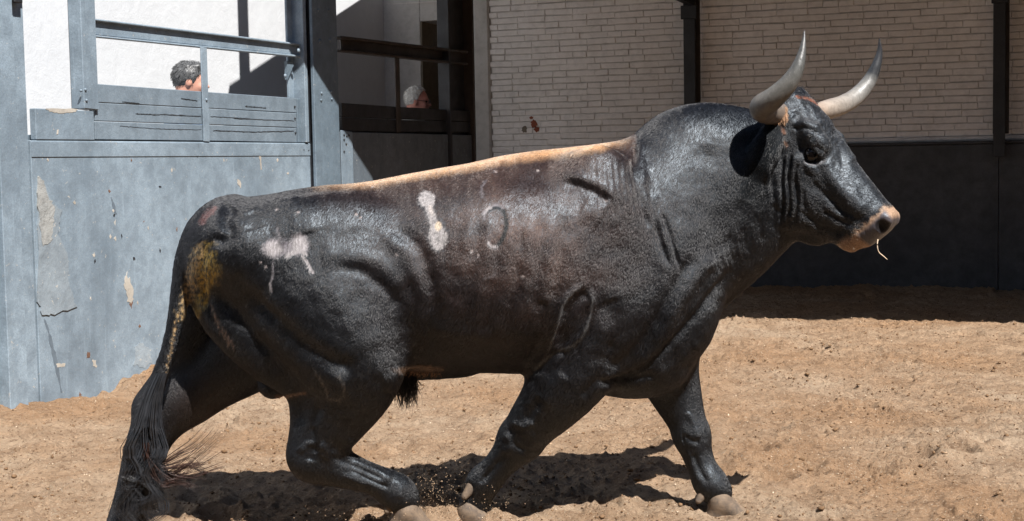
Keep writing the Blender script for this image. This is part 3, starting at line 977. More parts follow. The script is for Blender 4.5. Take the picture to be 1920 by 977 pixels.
# ------------------------------------------------------------------ signed-distance sculpting
class Field:
    def __init__(s, lo, hi, h):
        s.lo = np.array(lo, float); s.h = h
        s.n = np.ceil((np.array(hi) - s.lo) / h).astype(int) + 1
        s.F = np.full(s.n, 1.0, np.float32)
        s.ax = [(s.lo[i] + h * np.arange(s.n[i])).astype(np.float32) for i in range(3)]

    def box(s, lo, hi, m):
        a = np.clip(np.floor((np.array(lo) - m - s.lo) / s.h).astype(int), 0, s.n)
        b = np.clip(np.ceil((np.array(hi) + m - s.lo) / s.h).astype(int) + 1, 0, s.n)
        sl = tuple(slice(a[i], b[i]) for i in range(3))
        X = s.ax[0][sl[0]][:, None, None]; Y = s.ax[1][sl[1]][None, :, None]; Z = s.ax[2][sl[2]][None, None, :]
        return sl, X, Y, Z

    def comb(s, sl, d, k, op):
        a = s.F[sl]
        if a.size == 0: return
        if op == 'add':
            h = np.maximum(k - np.abs(a - d), 0) / k
            s.F[sl] = np.minimum(a, d) - h * h * k * 0.25
        else:
            d = -d
            h = np.maximum(k - np.abs(a - d), 0) / k
            s.F[sl] = np.maximum(a, d) + h * h * k * 0.25

    def cone(s, a, b, ra, rb, ys=1.0, k=0.03, op='add'):
        """ys > 1 makes the limb wider in depth than it looks from the side"""
        a = np.array(a, float); b = np.array(b, float)
        rm = max(ra, rb) * max(1, ys)
        sl, X, Y, Z = s.box(np.minimum(a, b) - rm, np.maximum(a, b) + rm, k + 0.02)
        ab = b - a
        ab2 = ab.copy(); ab2[1] /= ys
        L2 = (ab2 ** 2).sum() + 1e-9
        dx = X - a[0]; dy = (Y - a[1]) / ys; dz = Z - a[2]
        t = np.clip((dx * ab2[0] + dy * ab2[1] + dz * ab2[2]) / L2, 0, 1)
        d = np.sqrt((dx - t * ab2[0]) ** 2 + (dy - t * ab2[1]) ** 2 + (dz - t * ab2[2]) ** 2) - (ra + (rb - ra) * t)
        s.comb(sl, d.astype(np.float32), k, op)

    def tube(s, pts, ys=1.0, k=0.03, kin=0.02, op='add', sub=4):
        """pts: (x,y,z,r); smooth interpolated"""
        P = np.array(pts, float)
        n = len(P)
        out = []
        for i in range(n - 1):
            p0, p1, p2, p3 = P[max(i - 1, 0)], P[i], P[i + 1], P[min(i + 2, n - 1)]
            for j in range(sub):
                t = j / sub
                out.append(0.5 * (2 * p1 + (p2 - p0) * t + (2 * p0 - 5 * p1 + 4 * p2 - p3) * t * t + (3 * p1 - p0 - 3 * p2 + p3) * t ** 3))
        out.append(P[-1])
        # evaluate all the pieces to one temporary field, then blend once
        Q = np.array(out)
        rm = Q[:, 3].max() * max(1, ys)
        sl, X, Y, Z = s.box(Q[:, :3].min(0) - rm, Q[:, :3].max(0) + rm, k + 0.02)
        D = None
        for i in range(len(Q) - 1):
            a, b = Q[i, :3], Q[i + 1, :3]
            ab2 = b - a; ab2[1] /= ys
            L2 = (ab2 ** 2).sum() + 1e-9
            dx = X - a[0]; dy = (Y - a[1]) / ys; dz = Z - a[2]
            t = np.clip((dx * ab2[0] + dy * ab2[1] + dz * ab2[2]) / L2, 0, 1)
            d = np.sqrt((dx - t * ab2[0]) ** 2 + (dy - t * ab2[1]) ** 2 + (dz - t * ab2[2]) ** 2) - (Q[i, 3] + (Q[i + 1, 3] - Q[i, 3]) * t)
            if D is None: D = d
            else:
                h = np.maximum(kin - np.abs(D - d), 0) / kin
                D = np.minimum(D, d) - h * h * kin * 0.25
        s.comb(sl, D.astype(np.float32), k, op)

    def ell(s, c, r, Rm=None, k=0.03, op='add'):
        c = np.array(c, float); r = np.array(r, float)
        Rm = np.eye(3) if Rm is None else np.array(Rm, float)     # columns = axes
        e = np.abs(Rm) @ r
        sl, X, Y, Z = s.box(c - e, c + e, k + 0.02)
        dx = X - c[0]; dy = Y - c[1]; dz = Z - c[2]
        u = [dx * Rm[0, i] + dy * Rm[1, i] + dz * Rm[2, i] for i in range(3)]
        k0 = np.sqrt((u[0] / r[0]) ** 2 + (u[1] / r[1]) ** 2 + (u[2] / r[2]) ** 2)
        k1 = np.sqrt((u[0] / r[0] ** 2) ** 2 + (u[1] / r[1] ** 2) ** 2 + (u[2] / r[2] ** 2) ** 2) + 1e-6
        d = k0 * (k0 - 1) / k1
        s.comb(sl, d.astype(np.float32), k, op)

    def mesh(s):
        F = s.F; n = np.array(F.shape)
        ins = F < 0
        c = ins[:-1, :-1, :-1].astype(np.int8)
        tot = np.zeros(n - 1, np.int8)
        for i in (0, 1):
            for j in (0, 1):
                for k in (0, 1):
                    tot += ins[i:n[0] - 1 + i, j:n[1] - 1 + j, k:n[2] - 1 + k]
        act = (tot > 0) & (tot < 8)
        idx = np.full(n - 1, -1, np.int32)
        I = np.argwhere(act)
        idx[act] = np.arange(len(I))
        cv = {}
        for o in [(i, j, k) for i in (0, 1) for j in (0, 1) for k in (0, 1)]:
            cv[o] = F[I[:, 0] + o[0], I[:, 1] + o[1], I[:, 2] + o[2]]
        acc = np.zeros((len(I), 3)); cnt = np.zeros(len(I))
        for ax in range(3):
            for p in (0, 1):
                for q in (0, 1):
                    o0 = [p, q]; o0.insert(ax, 0); o1 = [p, q]; o1.insert(ax, 1)
                    a, b = cv[tuple(o0)], cv[tuple(o1)]
                    m = (a < 0) != (b < 0)
                    t = np.where(m, a / np.where(m, a - b, 1), 0)
                    pt = np.zeros((len(I), 3)); pt += np.array(o0); pt[:, ax] = t
                    acc += pt * m[:, None]; cnt += m
        V = s.lo + (I + acc / cnt[:, None]) * s.h
        quads = []
        for ax in range(3):
            b, c2 = [(1, 2), (2, 0), (0, 1)][ax]
            sl0 = [slice(None)] * 3; sl1 = [slice(None)] * 3
            sl0[ax] = slice(0, -1); sl1[ax] = slice(1, None)
            A, B = ins[tuple(sl0)], ins[tuple(sl1)]
            ch = A != B
            E = np.argwhere(ch)
            ok = (E[:, b] > 0) & (E[:, c2] > 0) & (E[:, b] < n[b] - 1) & (E[:, c2] < n[c2] - 1)
            E = E[ok]
            fl = A[E[:, 0], E[:, 1], E[:, 2]]
            def cell(db, dc):
                G = E.copy(); G[:, b] += db; G[:, c2] += dc
                return idx[G[:, 0], G[:, 1], G[:, 2]]
            q = np.stack([cell(-1, -1), cell(0, -1), cell(0, 0), cell(-1, 0)], -1)
            q[~fl] = q[~fl][:, ::-1]
            quads.append(q)
        Q = np.concatenate(quads)
        Q = Q[(Q >= 0).all(1)]
        return V, Q


def smooth_mesh(V, Q, it=2, lam=0.5):
    for _ in range(it):
        S = np.zeros_like(V); C = np.zeros(len(V))
        for a, b in ((0, 1), (1, 2), (2, 3), (3, 0)):
            np.add.at(S, Q[:, a], V[Q[:, b]]); np.add.at(S, Q[:, b], V[Q[:, a]])
            np.add.at(C, Q[:, a], 1); np.add.at(C, Q[:, b], 1)
        V = V + lam * (S / np.maximum(C, 1)[:, None] - V)
    return V


def subdivide(me, lv=1):
    o = bpy.data.objects.new('subdivide', me); COL.objects.link(o)
    m = o.modifiers.new('s', 'SUBSURF'); m.levels = lv; m.render_levels = lv
    dg = bpy.context.evaluated_depsgraph_get(); dg.update()
    r = bpy.data.meshes.new_from_object(o.evaluated_get(dg))
    bpy.data.objects.remove(o)
    bpy.data.meshes.remove(me)
    return r


# ------------------------------------------------------------------ the bull
PXM = 1 / FPX


def Y0(px):
    return 5.0 + (np.asarray(px, float) - 1250) * 0.00022


def E3(px, py, w):
    """point at pixel px,py, w metres nearer than the bull's middle plane"""
    return at(px, py, float(Y0(px)) - w)


def q4(px, py, Y, r):
    p = at(px, py, Y)
    return (p[0], p[1], p[2], r * Y * PXM)


def rotY(deg):
    """axes for an ellipsoid turned by deg (clockwise in the picture)"""
    a = R(deg)
    return np.array([[math.cos(a), 0, math.sin(a)], [0, 1, 0], [-math.sin(a), 0, math.cos(a)]])


def build_bull_body():
    F = Field((-1.50, 4.10, -0.03), (1.55, 5.60, 1.56), 0.0085)
    S = 5.0 * PXM
    # --- trunk and neck: one loft along the picture's x
    top = [(395, 410), (410, 392), (440, 374), (500, 366), (560, 355), (610, 348), (660, 345), (700, 340), (760, 328), (820, 317), (880, 307), (940, 293), (1000, 284), (1060, 278), (1120, 271), (1160, 265), (1185, 256), (1210, 243), (1240, 226), (1280, 212), (1330, 204), (1400, 208), (1440, 216), (1480, 232), (1500, 250)]
    bot = [(395, 460), (410, 520), (440, 580), (500, 640), (560, 665), (640, 680), (720, 690), (800, 694), (900, 696), (990, 698), (1060, 715), (1120, 733), (1180, 738), (1230, 730), (1270, 710), (1300, 678), (1325, 630), (1345, 575), (1370, 535), (1400, 512), (1440, 482), (1480, 450), (1500, 430)]
    hw = [(395, .05), (410, .10), (440, .17), (500, .235), (560, .262), (640, .275), (720, .29), (800, .325), (900, .345), (1000, .335), (1100, .305), (1180, .285), (1240, .272), (1300, .245), (1340, .215), (1400, .178), (1450, .15), (1500, .12)]

    def tab(T, isz):
        xs, vs = [], []
        for p, v in T:
            if isz:
                q = at(p, v, float(Y0(p))); xs.append(q[0]); vs.append(q[2])
            else:
                xs.append(at(p, 400, float(Y0(p)))[0]); vs.append(v)
        xx = np.linspace(xs[0], xs[-1], 900)
        vv = np.interp(xx, xs, vs)
        ker = np.exp(-np.linspace(-2, 2, 31) ** 2); ker /= ker.sum()
        vv = np.convolve(np.pad(vv, 15, 'edge'), ker, 'valid')
        return xx, vv
    tx, tz = tab(top, True); bx, bz = tab(bot, True); wx, wv = tab(hw, False)
    lo = (tx[0], 4.4, 0.4); hi = (tx[-1], 5.5, 1.55)
    sl, X, Y, Z = F.box(lo, hi, 0.0)
    x = X[:, 0, 0]
    zt = np.interp(x, tx, tz)[:, None, None]; zb = np.interp(x, bx, bz)[:, None, None]; w = np.interp(x, wx, wv)[:, None, None]
    pxx = 960 + x * FPX / 5.0
    yc = Y0(pxx)[:, None, None]
    hz = (zt - zb) / 2; zc = (zt + zb) / 2
    u = np.abs(Y - yc) / w; v = (Z - zc) / hz
    # narrower ridge on top, fuller belly
    p = 2.25
    v2 = np.minimum(v * v, 1.3)
    wmod = np.where(v > 0, 1 - 0.16 * v2, 1 - 0.06 * v2)
    rho = ((u / wmod) ** p + np.abs(v) ** p) ** (1 / p)
    d = (rho - 1) * np.minimum(w, hz) * 0.95
    F.comb(sl, d.astype(np.float32), 0.02, 'add')

    def EL(px, py, w, rx, rz, rw, ang=0, k=0.05, op='add'):
        F.ell(E3(px, py, w), (rx * S, rw, rz * S), rotY(ang), k, op)
    # croup, hips, rump
    for sd in (1, -1):
        EL(470, 470, .13 * sd, 88, 78, .15, 20, .08)
        EL(640, 480, .17 * sd, 120, 105, .115, 10, .07)          # haunch upper
        EL(668, 560, .185 * sd, 108, 118, .125, -25, .05)        # quadriceps mass
        EL(560, 500, .17 * sd, 120, 110, .10, 30, .07)
        EL(1110, 410, .20 * sd, 80, 130, .11, 8, .09)            # shoulder blade
        EL(1120, 560, .20 * sd, 72, 100, .115, -12, .07)         # triceps
        EL(1235, 520, .15 * sd, 55, 120, .12, 25, .07)           # breast
        EL(930, 500, .22 * sd, 170, 130, .12, 0, .10)            # ribs
    EL(432, 410, 0.0, 28, 20, .075, -30, .05)                      # tail head
    EL(410, 470, .05, 60, 80, .14, 15, .07)
    EL(1190, 690, .0, 90, 45, .16, 5, .06)                          # brisket
    EL(1290, 600, .0, 48, 70, .15, 25, .06)
    EL(1315, 265, 0, 95, 52, .13, 0, .09)                          # crest of the neck
    # --- near hind leg
    F.tube([q4(600, 560, 4.72, 130), q4(655, 650, 4.69, 108), q4(662, 715, 4.70, 78), q4(640, 768, 4.71, 60), q4(605, 822, 4.73, 48), q4(592, 852, 4.74, 42)], 0.85, .05)
    F.tube([q4(395, 520, 4.79, 46), q4(430, 590, 4.76, 50), q4(500, 662, 4.745, 47), q4(580, 716, 4.74, 42), q4(630, 758, 4.74, 38)], 0.95, .045)   # hamstring band
    F.tube([q4(565, 742, 4.73, 20), q4(566, 800, 4.735, 19), q4(566, 852, 4.74, 25)], .9, .03)      # achilles, point of hock
    F.tube([q4(582, 862, 4.74, 40), q4(622, 872, 4.745, 36), q4(668, 888, 4.755, 27), q4(712, 904, 4.77, 25), q4(741, 919, 4.785, 28), q4(762, 940, 4.80, 24)], .95, .03)
    EL(612, 838, (Y0(612) - 4.74) + .035, 19, 22, .035, 0, .03)
    EL(745, 925, (Y0(745) - 4.785) + .0, 30, 28, .05, 0, .03)
    # --- far hind leg
    F.tube([q4(520, 600, 4.97, 105), q4(455, 660, 4.98, 78), q4(395, 705, 4.98, 62), q4(345, 742, 4.97, 57), q4(304, 775, 4.96, 47)], .85, .05)
    F.tube([q4(375, 560, 4.92, 40), q4(358, 630, 4.95, 42), q4(330, 690, 4.96, 30), q4(290, 740, 4.96, 22), q4(270, 765, 4.96, 20)], .9, .03)
    F.tube([q4(298, 785, 4.96, 43), q4(272, 845, 4.93, 35), q4(254, 905, 4.91, 29), q4(240, 965, 4.88, 30), q4(233, 995, 4.87, 32)], .9, .03)
    # --- near fore leg
    F.tube([q4(1105, 610, 4.80, 88), q4(1075, 690, 4.79, 74), q4(1040, 745, 4.80, 58), q4(1002, 790, 4.83, 45), q4(975, 826, 4.86, 37)], .85, .05)
    F.tube([q4(975, 826, 4.86, 38), q4(950, 856, 4.87, 27), q4(925, 885, 4.89, 24.5), q4(905, 906, 4.91, 28), q4(896, 930, 4.92, 22), q4(889, 944, 4.925, 25)], .9, .03)
    EL(978, 822, (Y0(978) - 4.86), 37, 32, .055, 35, .03)
    # --- far fore leg
    F.tube([q4(1235, 620, 5.12, 80), q4(1250, 690, 5.12, 56), q4(1270, 745, 5.11, 42), q4(1288, 790, 5.09, 31), q4(1297, 816, 5.08, 30)], .95, .05)
    F.tube([q4(1297, 816, 5.08, 30), q4(1307, 850, 5.07, 24), q4(1318, 880, 5.06, 22.5), q4(1332, 906, 5.05, 28), q4(1346, 924, 5.045, 24)], .95, .03)
    # --- scrotum, sheath
    F.ell(at(513, 720, 4.86), (29 * S, .05, 27 * S), None, .02)
    F.tube([q4(880, 690, 4.90, 12), q4(820, 694, 4.89, 14), q4(765, 696, 4.89, 14), q4(752, 702, 4.89, 8)], 1, .03)
    # --- tail root (the tail itself is one with the body)
    tail = [q4(445, 382, 4.83, 14), q4(412, 394, 4.80, 18), q4(382, 420, 4.775, 21), q4(362, 458, 4.76, 21), q4(347, 505, 4.75, 18), q4(337, 560, 4.745, 14), q4(327, 615, 4.74, 12), q4(313, 668, 4.735, 11), q4(296, 715, 4.73, 12), q4(283, 755, 4.73, 13), q4(272, 800, 4.73, 10)]
    F.tube(tail, 1.0, .018)
    # --- head
    c49, s49 = math.cos(R(49)), math.sin(R(49))
    c30, s30 = math.cos(R(28)), math.sin(R(28))
    hh = np.array([c30, -s30, 0]); nn = np.array([-s30, -c30, 0])
    Ax = hh * c49 - UP * s49; Ut = hh * s49 + UP * c49
    O = at(1491, 184, 4.985)
    HS = 4.95 * PXM

    def hp(s, t, n): return O + (Ax * s + Ut * t + nn * n) * HS
    HB = np.stack([Ax, nn, Ut], 1)      # local axes for ellipsoids: (s, n, t)
    prof = [(-14, -6, -80, 42), (0, 11, -118, 57), (30, 20, -150, 67), (65, 22, -180, 70), (105, 15, -194, 71), (145, 8, -192, 64), (185, 5, -176, 55), (225, 3, -150, 46), (252, 2, -122, 40), (277, 2, -103, 37), (292, -6, -92, 33), (300, -22, -78, 24)]
    pr = np.array(prof, float)
    sl, X, Y, Z = F.box(O - 0.33, O + 0.62, 0.0)
    sl, X, Y, Z = F.box((O[0] - .35, O[1] - .45, O[2] - .62), (O[0] + .45, O[1] + .3, O[2] + .12), 0)
    dx, dy, dz = X - O[0], Y - O[1], Z - O[2]
    s_ = (dx * Ax[0] + dy * Ax[1] + dz * Ax[2]) / HS
    t_ = (dx * Ut[0] + dy * Ut[1] + dz * Ut[2]) / HS
    n_ = (dx * nn[0] + dy * nn[1]) / HS + 0 * dz
    sc_ = np.clip(s_, -14, 300)
    tt = np.interp(sc_, pr[:, 0], pr[:, 1]); tb = np.interp(sc_, pr[:, 0], pr[:, 2]); ww = np.interp(sc_, pr[:, 0], pr[:, 3])
    hz = (tt - tb) / 2; zc = (tt + tb) / 2
    v = (t_ - zc) / hz
    v2 = np.minimum(v * v, 1.3)
    wm = ww * np.where(v < 0, 1 - 0.30 * v2, 1 - 0.05 * v2)
    u = np.abs(n_) / wm
    rho = (u ** 2.5 + np.abs(v) ** 2.5) ** (1 / 2.5)
    d = (rho - 1) * np.minimum(ww, hz)
    ex = np.abs(s_ - sc_)
    d = np.where(ex > 0, np.sqrt(np.maximum(d, 0) ** 2 + ex ** 2) + np.minimum(d, 0) * (ex < 1), d) * HS
    F.comb(sl, d.astype(np.float32), .035, 'add')

    def HE(s, t, n, rs, rt, rn, k=.02, op='add', a=0):
        ca, sa = math.cos(R(a)), math.sin(R(a))
        B = np.stack([Ax * ca - Ut * sa, nn, Ax * sa + Ut * ca], 1)
        F.ell(hp(s, t, n), (rs * HS, rn * HS, rt * HS), B, k, op)
    HE(2, 0, 0, 30, 20, 42, .03)                 # poll
    HE(130, -115, 0, 85, 62, 53, .03)            # cheeks both sides
    for sd in (1, -1):
        HE(90, -8, 58 * sd, 36, 17, 19, .025)   # brow
        HE(150, -118, 34 * sd, 62, 48, 24, .03)  # masseter
        HE(190, -40, 38 * sd, 60, 14, 10, .03, 'add', -8)   # face crest
        HE(283, -26, 29 * sd, 20, 25, 15, .02)   # nostril rim
        HE(110, -34, 80 * sd, 19, 10.5, 19, .009, 'sub')   # eye socket
        HE(122, -52, 61 * sd, 26, 6, 9, .012, 'add', -10)   # lower lid
        HE(106, -19, 64 * sd, 24, 7, 10, .012, 'add')   # upper lid
        HE(294, -27, 37 * sd, 12, 10, 15, .010, 'sub', 25)   # nostril
        HE(20, -38, 52 * sd, 26, 24, 20, .025)    # horn boss
    HE(278, -45, 0, 23, 45, 37, .02)             # muzzle
    HE(260, -102, 0, 32, 17, 26, .02)            # chin
    HE(265, -76, 0, 30, 20, 37, .02)             # upper lip
    # mouth slit
    F.cone(hp(295, -86, 10), hp(238, -90, 50), 2.2 * HS, 2.2 * HS, 1, .008, 'sub')
    F.cone(hp(295, -86, -10), hp(238, -90, -50), 2.2 * HS, 2.2 * HS, 1, .008, 'sub')
    # neck to head, throat and dewlap
    F.tube([(*E3(1330, 330, 0), .20), (*E3(1400, 335, .0), .175), (*(hp(70, -120, 0)), .135)], .85, .06)
    F.tube([(*E3(1330, 470, 0), .15), (*E3(1410, 420, 0), .13), (*hp(120, -150, 0), .085)], .8, .06)
    F.tube([(*E3(1345, 560, 0), .03), (*E3(1410, 492, 0), .035), (*hp(150, -178, 0), .03), (*hp(225, -140, 0), .02)], .7, .05)
    # ears: leaf shapes hanging out, back and down
    def ear(sd, p0, p1, p2):
        a, b, c = (np.array(x, float) for x in (p0, p1, p2))
        F.tube([(*a, .028), (*(a * .7 + b * .3), .036), (*b, .050), (*(b * .45 + c * .55), .040), (*c, .012)], 0.42, .015, .02)
    ear(1, at(1456, 236, 4.88), at(1432, 288, 4.85), at(1402, 356, 4.88))
    ear(-1, hp(38, -60, -50), hp(48, -84, -112), hp(70, -110, -160))
    V, Q = F.mesh()
    V = smooth_mesh(V, Q, 2, .45)
    me = mesh_np('body', V, Q)
    me = subdivide(me, 1)
    return me, hp, Ax, Ut, nn, HS, O


bull_me, hp, Ax, Ut, nn, HS, HO = build_bull_body()


# --- sculpt strokes and coat colours on the dense mesh
def catmull(P, n=24):
    P = np.array(P, float)
    if len(P) < 3: return P
    out = []
    for i in range(len(P) - 1):
        p0, p1, p2, p3 = P[max(i - 1, 0)], P[i], P[i + 1], P[min(i + 2, len(P) - 1)]
        for j in range(6):
            t = j / 6
            out.append(0.5 * (2 * p1 + (p2 - p0) * t + (2 * p0 - 5 * p1 + 4 * p2 - p3) * t * t + (3 * p1 - p0 - 3 * p2 + p3) * t ** 3))
    out.append(P[-1])
    return np.array(out)


def poly_dist(px, py, P):
    d = np.full(px.shape, 1e9); tt = np.zeros(px.shape)
    n = len(P) - 1
    for i in range(n):
        a, b = P[i], P[i + 1]
        ab = b - a; L2 = (ab ** 2).sum() + 1e-9
        t = np.clip(((px - a[0]) * ab[0] + (py - a[1]) * ab[1]) / L2, 0, 1)
        dd = np.hypot(px - a[0] - t * ab[0], py - a[1] - t * ab[1])
        m = dd < d
        d = np.where(m, dd, d); tt = np.where(m, (i + t) / n, tt)
    return d, tt


def sculpt(me):
    nv = len(me.vertices)
    V = np.empty(nv * 3, np.float32); me.vertices.foreach_get('co', V); V = V.reshape(-1, 3).astype(float)
    N = np.empty(nv * 3, np.float32); me.vertices.foreach_get('normal', N); N = N.reshape(-1, 3).astype(float)
    px, py = proj(V)
    near = np.clip(-N[:, 1] * 2.5 + 0.1, 0, 1) * (V[:, 1] < Y0(px) + 0.02)
    disp = np.zeros(nv)

    def st(P, w, amp, taper=True, w2=None):
        """amp in mm, + raises; w half-width in px"""
        P = catmull(P)
        m = (px > P[:, 0].min() - 3 * w) & (px < P[:, 0].max() + 3 * w) & (py > P[:, 1].min() - 3 * w) & (py < P[:, 1].max() + 3 * w)
        d, t = poly_dist(px[m], py[m], P)
        g = np.exp(-(d / w) ** 2)
        if taper: g = g * np.clip(np.sin(np.clip(t, 0, 1) * math.pi) * 2.2 + 0.12, 0, 1)
        k_ = 1.25 if P[:, 1].min() > 740 else 1.0
        disp[m] += g * amp * 0.001 * near[m] * k_

    def ds(P, w, amp):        # crease with a soft swelling on one side
        st(P, w, -amp)
    # haunch
    st([(455, 545), (510, 600), (570, 650), (625, 682), (668, 692)], 19, -20)
    st([(430, 520), (470, 560), (520, 608)], 16, -5)
    st([(605, 520), (650, 590), (720, 640)], 30, 6)
    st([(630, 500), (680, 510), (725, 545), (745, 575)], 12, -5.5)
    st([(600, 480), (660, 478), (720, 500), (760, 540)], 20, 8)
    st([(700, 430), (755, 470), (785, 530), (793, 590), (782, 645), (760, 690)], 14, 5)
    st([(735, 420), (785, 465), (808, 530), (812, 590), (800, 640), (786, 690)], 14, -9)
    st([(715, 712), (735, 706), (752, 696)], 14, 5)
    st([(590, 705), (606, 720), (618, 742)], 8, -2.5)
    st([(628, 700), (640, 722), (634, 742)], 12, 4)
    st([(700, 690), (725, 700), (730, 735)], 18, 5)
    st([(440, 385), (425, 410), (430, 440), (400, 455)], 13, -15)
    st([(405, 440), (385, 470), (378, 520), (392, 580), (420, 640)], 9, -7)
    st([(520, 370), (560, 400), (575, 440)], 30, 7)
    st([(470, 395), (480, 430)], 20, -7)
    st([(415, 560), (470, 640), (540, 700), (600, 738)], 14, 4)
    # flank, ribs and belly
    st([(820, 640), (880, 655), (940, 655), (1000, 650)], 14, -7)
    st([(805, 610), (850, 625), (930, 628)], 12, 5)
    for i, x0 in enumerate((870, 910, 952, 992, 1030)):
        st([(x0 + 8, 400), (x0 + 2, 480), (x0 - 10, 560), (x0 - 22, 630)], 10, 3.2 - .3 * i)
        st([(x0 + 28, 400), (x0 + 22, 480), (x0 + 10, 560), (x0 - 2, 630)], 9, -3.0)
    # elbow skin fold
    st([(1092, 532), (1060, 560), (1042, 610), (1030, 655), (1010, 690)], 6, 7)
    st([(1108, 542), (1074, 575), (1058, 620), (1048, 655)], 9, -9)
    st([(1104, 540), (1112, 575), (1092, 625), (1050, 660)], 6, 6)
    st([(1020, 560), (1012, 620), (1000, 680)], 13, -9)
    st([(1000, 700), (1040, 664), (1060, 660)], 7, -8)
    # shoulder blade notch
    st([(1062, 342), (1090, 350), (1122, 366), (1140, 380)], 11, -8)
    st([(1055, 328), (1090, 334), (1125, 348), (1152, 370)], 10, 7)
    st([(1090, 388), (1130, 410)], 26, 6)
    # folds where the neck meets the shoulder
    st([(1190, 268), (1188, 310), (1200, 370), (1218, 430)], 7, -8)
    st([(1202, 262), (1203, 310), (1216, 370), (1236, 430)], 8, 5)
    st([(1212, 340), (1226, 400), (1240, 460), (1256, 500)], 6, -6)
    st([(1226, 360), (1242, 420), (1262, 478)], 7, 4)
    st([(1242, 400), (1258, 450), (1275, 500)], 5, -7)
    for i in range(7):
        xx = 1115 + i * 12
        st([(xx, 300 + 7 * (i % 3)), (xx + 4, 350), (xx + 14, 410 - 9 * (i % 2))], 3.4, -1.3)
        st([(xx + 6, 300), (xx + 10, 350), (xx + 20, 410)], 3.4, 1.0)
    st([(1330, 270), (1325, 340), (1340, 420), (1365, 470)], 26, -7)
    # breast band
    st([(1345, 480), (1310, 510), (1270, 570), (1235, 640), (1190, 700)], 15, 14)
    st([(1375, 500), (1330, 560), (1290, 610), (1240, 660), (1180, 705), (1130, 722)], 8, -14)
    st([(1300, 480), (1265, 540), (1225, 610), (1180, 670), (1140, 700)], 11, -12)
    st([(1340, 560), (1320, 620), (1280, 670), (1220, 705)], 14, 9)
    st([(1230, 700), (1180, 712), (1120, 716)], 7, -8)
    st([(1140, 560), (1160, 620), (1140, 690)], 22, -9)
    st([(1150, 640), (1130, 700), (1090, 745)], 9, -7)
    # wrinkles of the throat and jaw
    for x0, a in ((1436, 2), (1455, 3), (1470, 4), (1483, 3), (1497, 2)):
        st([(x0 + 8, 278 + (x0 * 7) % 23), (x0 + 2 + (x0 % 5), 330), (x0 + 6, 380), (x0 - 5 + (x0 % 7), 420 + (x0 * 3) % 25)], 4.2, a)
    for x0, a in ((1446, 2.5), (1462, 4), (1476, 5), (1489, 4), (1503, 2)):
        st([(x0 + 8, 285 + (x0 * 5) % 25), (x0 + 1 + (x0 % 6), 335), (x0 + 6, 385), (x0 - 6 + (x0 % 8), 410 + (x0 * 3) % 27)], 3.6, -a)
    for i in range(7):
        st([(1352 + i * 13, 512 - i * 10), (1342 + i * 14, 486 - i * 9), (1340 + i * 14, 452 - i * 7)], 4, 1.8 if i % 2 else -2)
    # face
    st([(1490, 245), (1505, 238), (1530, 246), (1548, 252)], 4, -7)
    st([(1488, 236), (1510, 229), (1540, 240)], 5, 5)
    st([(1562, 235), (1572, 262), (1578, 290), (1584, 318)], 6.5, -6)
    st([(1578, 240), (1590, 270), (1600, 305)], 8, 7)
    st([(1508, 300), (1524, 306), (1548, 300)], 3, -2)
    st([(1506, 307), (1524, 314), (1552, 306)], 3.5, 2)
    st([(1498, 285), (1512, 276), (1535, 276), (1550, 286)], 3, -2)
    st([(1545, 300), (1560, 330), (1590, 372), (1620, 400)], 12, 7)
    st([(1525, 340), (1560, 378), (1600, 412)], 9, -6)
    st([(1545, 385), (1570, 400), (1600, 412)], 4, 4)
    st([(1545, 396), (1572, 412), (1596, 424)], 4, -4)
    st([(1510, 400), (1540, 425), (1585, 440)], 7, -7)
    st([(1490, 290), (1500, 330), (1520, 380)], 9, 5)
    rs = np.random.default_rng(8)
    for _ in range(46):
        x_, y_ = rs.uniform(1490, 1580), rs.uniform(190, 300)
        if np.hypot(x_ - 1522, (y_ - 288)) < 24: continue
        dx_, dy_ = rs.normal(0, 9), rs.uniform(8, 18)
        st([(x_, y_), (x_ + dx_ * .5 + 3, y_ + dy_ * .5), (x_ + dx_, y_ + dy_)], rs.uniform(2.6, 4.2), rs.choice([-1, 1]) * rs.uniform(1.2, 2.6), False)
    for _ in range(40):
        x_, y_ = rs.uniform(1440, 1620), rs.uniform(330, 440)
        st([(x_, y_), (x_ + 6, y_ + 8), (x_ + 14, y_ + 12)], rs.uniform(3, 5), rs.choice([-1, 1]) * rs.uniform(.8, 1.8), False)
    # knees, hocks, tendons
    st([(955, 800), (962, 830), (985, 845)], 6, -5)
    st([(948, 850), (925, 880), (905, 900)], 7, -4)
    st([(1015, 745), (985, 790)], 9, -6); st([(960, 790), (985, 800), (1000, 790)], 6, 5)
    st([(1060, 700), (1020, 760)], 16, 6)
    st([(1256, 765), (1268, 800), (1280, 835)], 6, -5); st([(1300, 850), (1312, 880), (1325, 905)], 6, -4)
    st([(585, 835), (580, 865)], 8, -6); st([(620, 855), (670, 876), (720, 898)], 6, -4)
    st([(640, 890), (690, 910)], 5, 3)
    st([(650, 780), (640, 815), (625, 850)], 8, -6)
    st([(318, 740), (345, 735), (372, 722)], 6, -6); st([(320, 760), (350, 782), (375, 775)], 6, -5)
    # tendons and joints
    st([(905, 858), (893, 882), (880, 905)], 5, 3); st([(935, 862), (916, 888), (900, 906)], 4, -4)
    st([(948, 812), (958, 832), (948, 850)], 7, 4); st([(985, 808), (1000, 822), (992, 842)], 7, 4)
    st([(1290, 770), (1304, 800), (1310, 822)], 7, 4); st([(1282, 815), (1296, 826), (1312, 828)], 5, -4)
    st([(1290, 845), (1302, 880), (1312, 905)], 4, 3)
    st([(600, 832), (612, 845), (606, 858)], 9, 6); st([(562, 836), (572, 846)], 9, 5)
    st([(586, 800), (590, 830), (592, 850)], 6, -5); st([(660, 862), (705, 884), (735, 900)], 6, 4)
    st([(655, 880), (700, 902), (728, 914)], 4, -4)
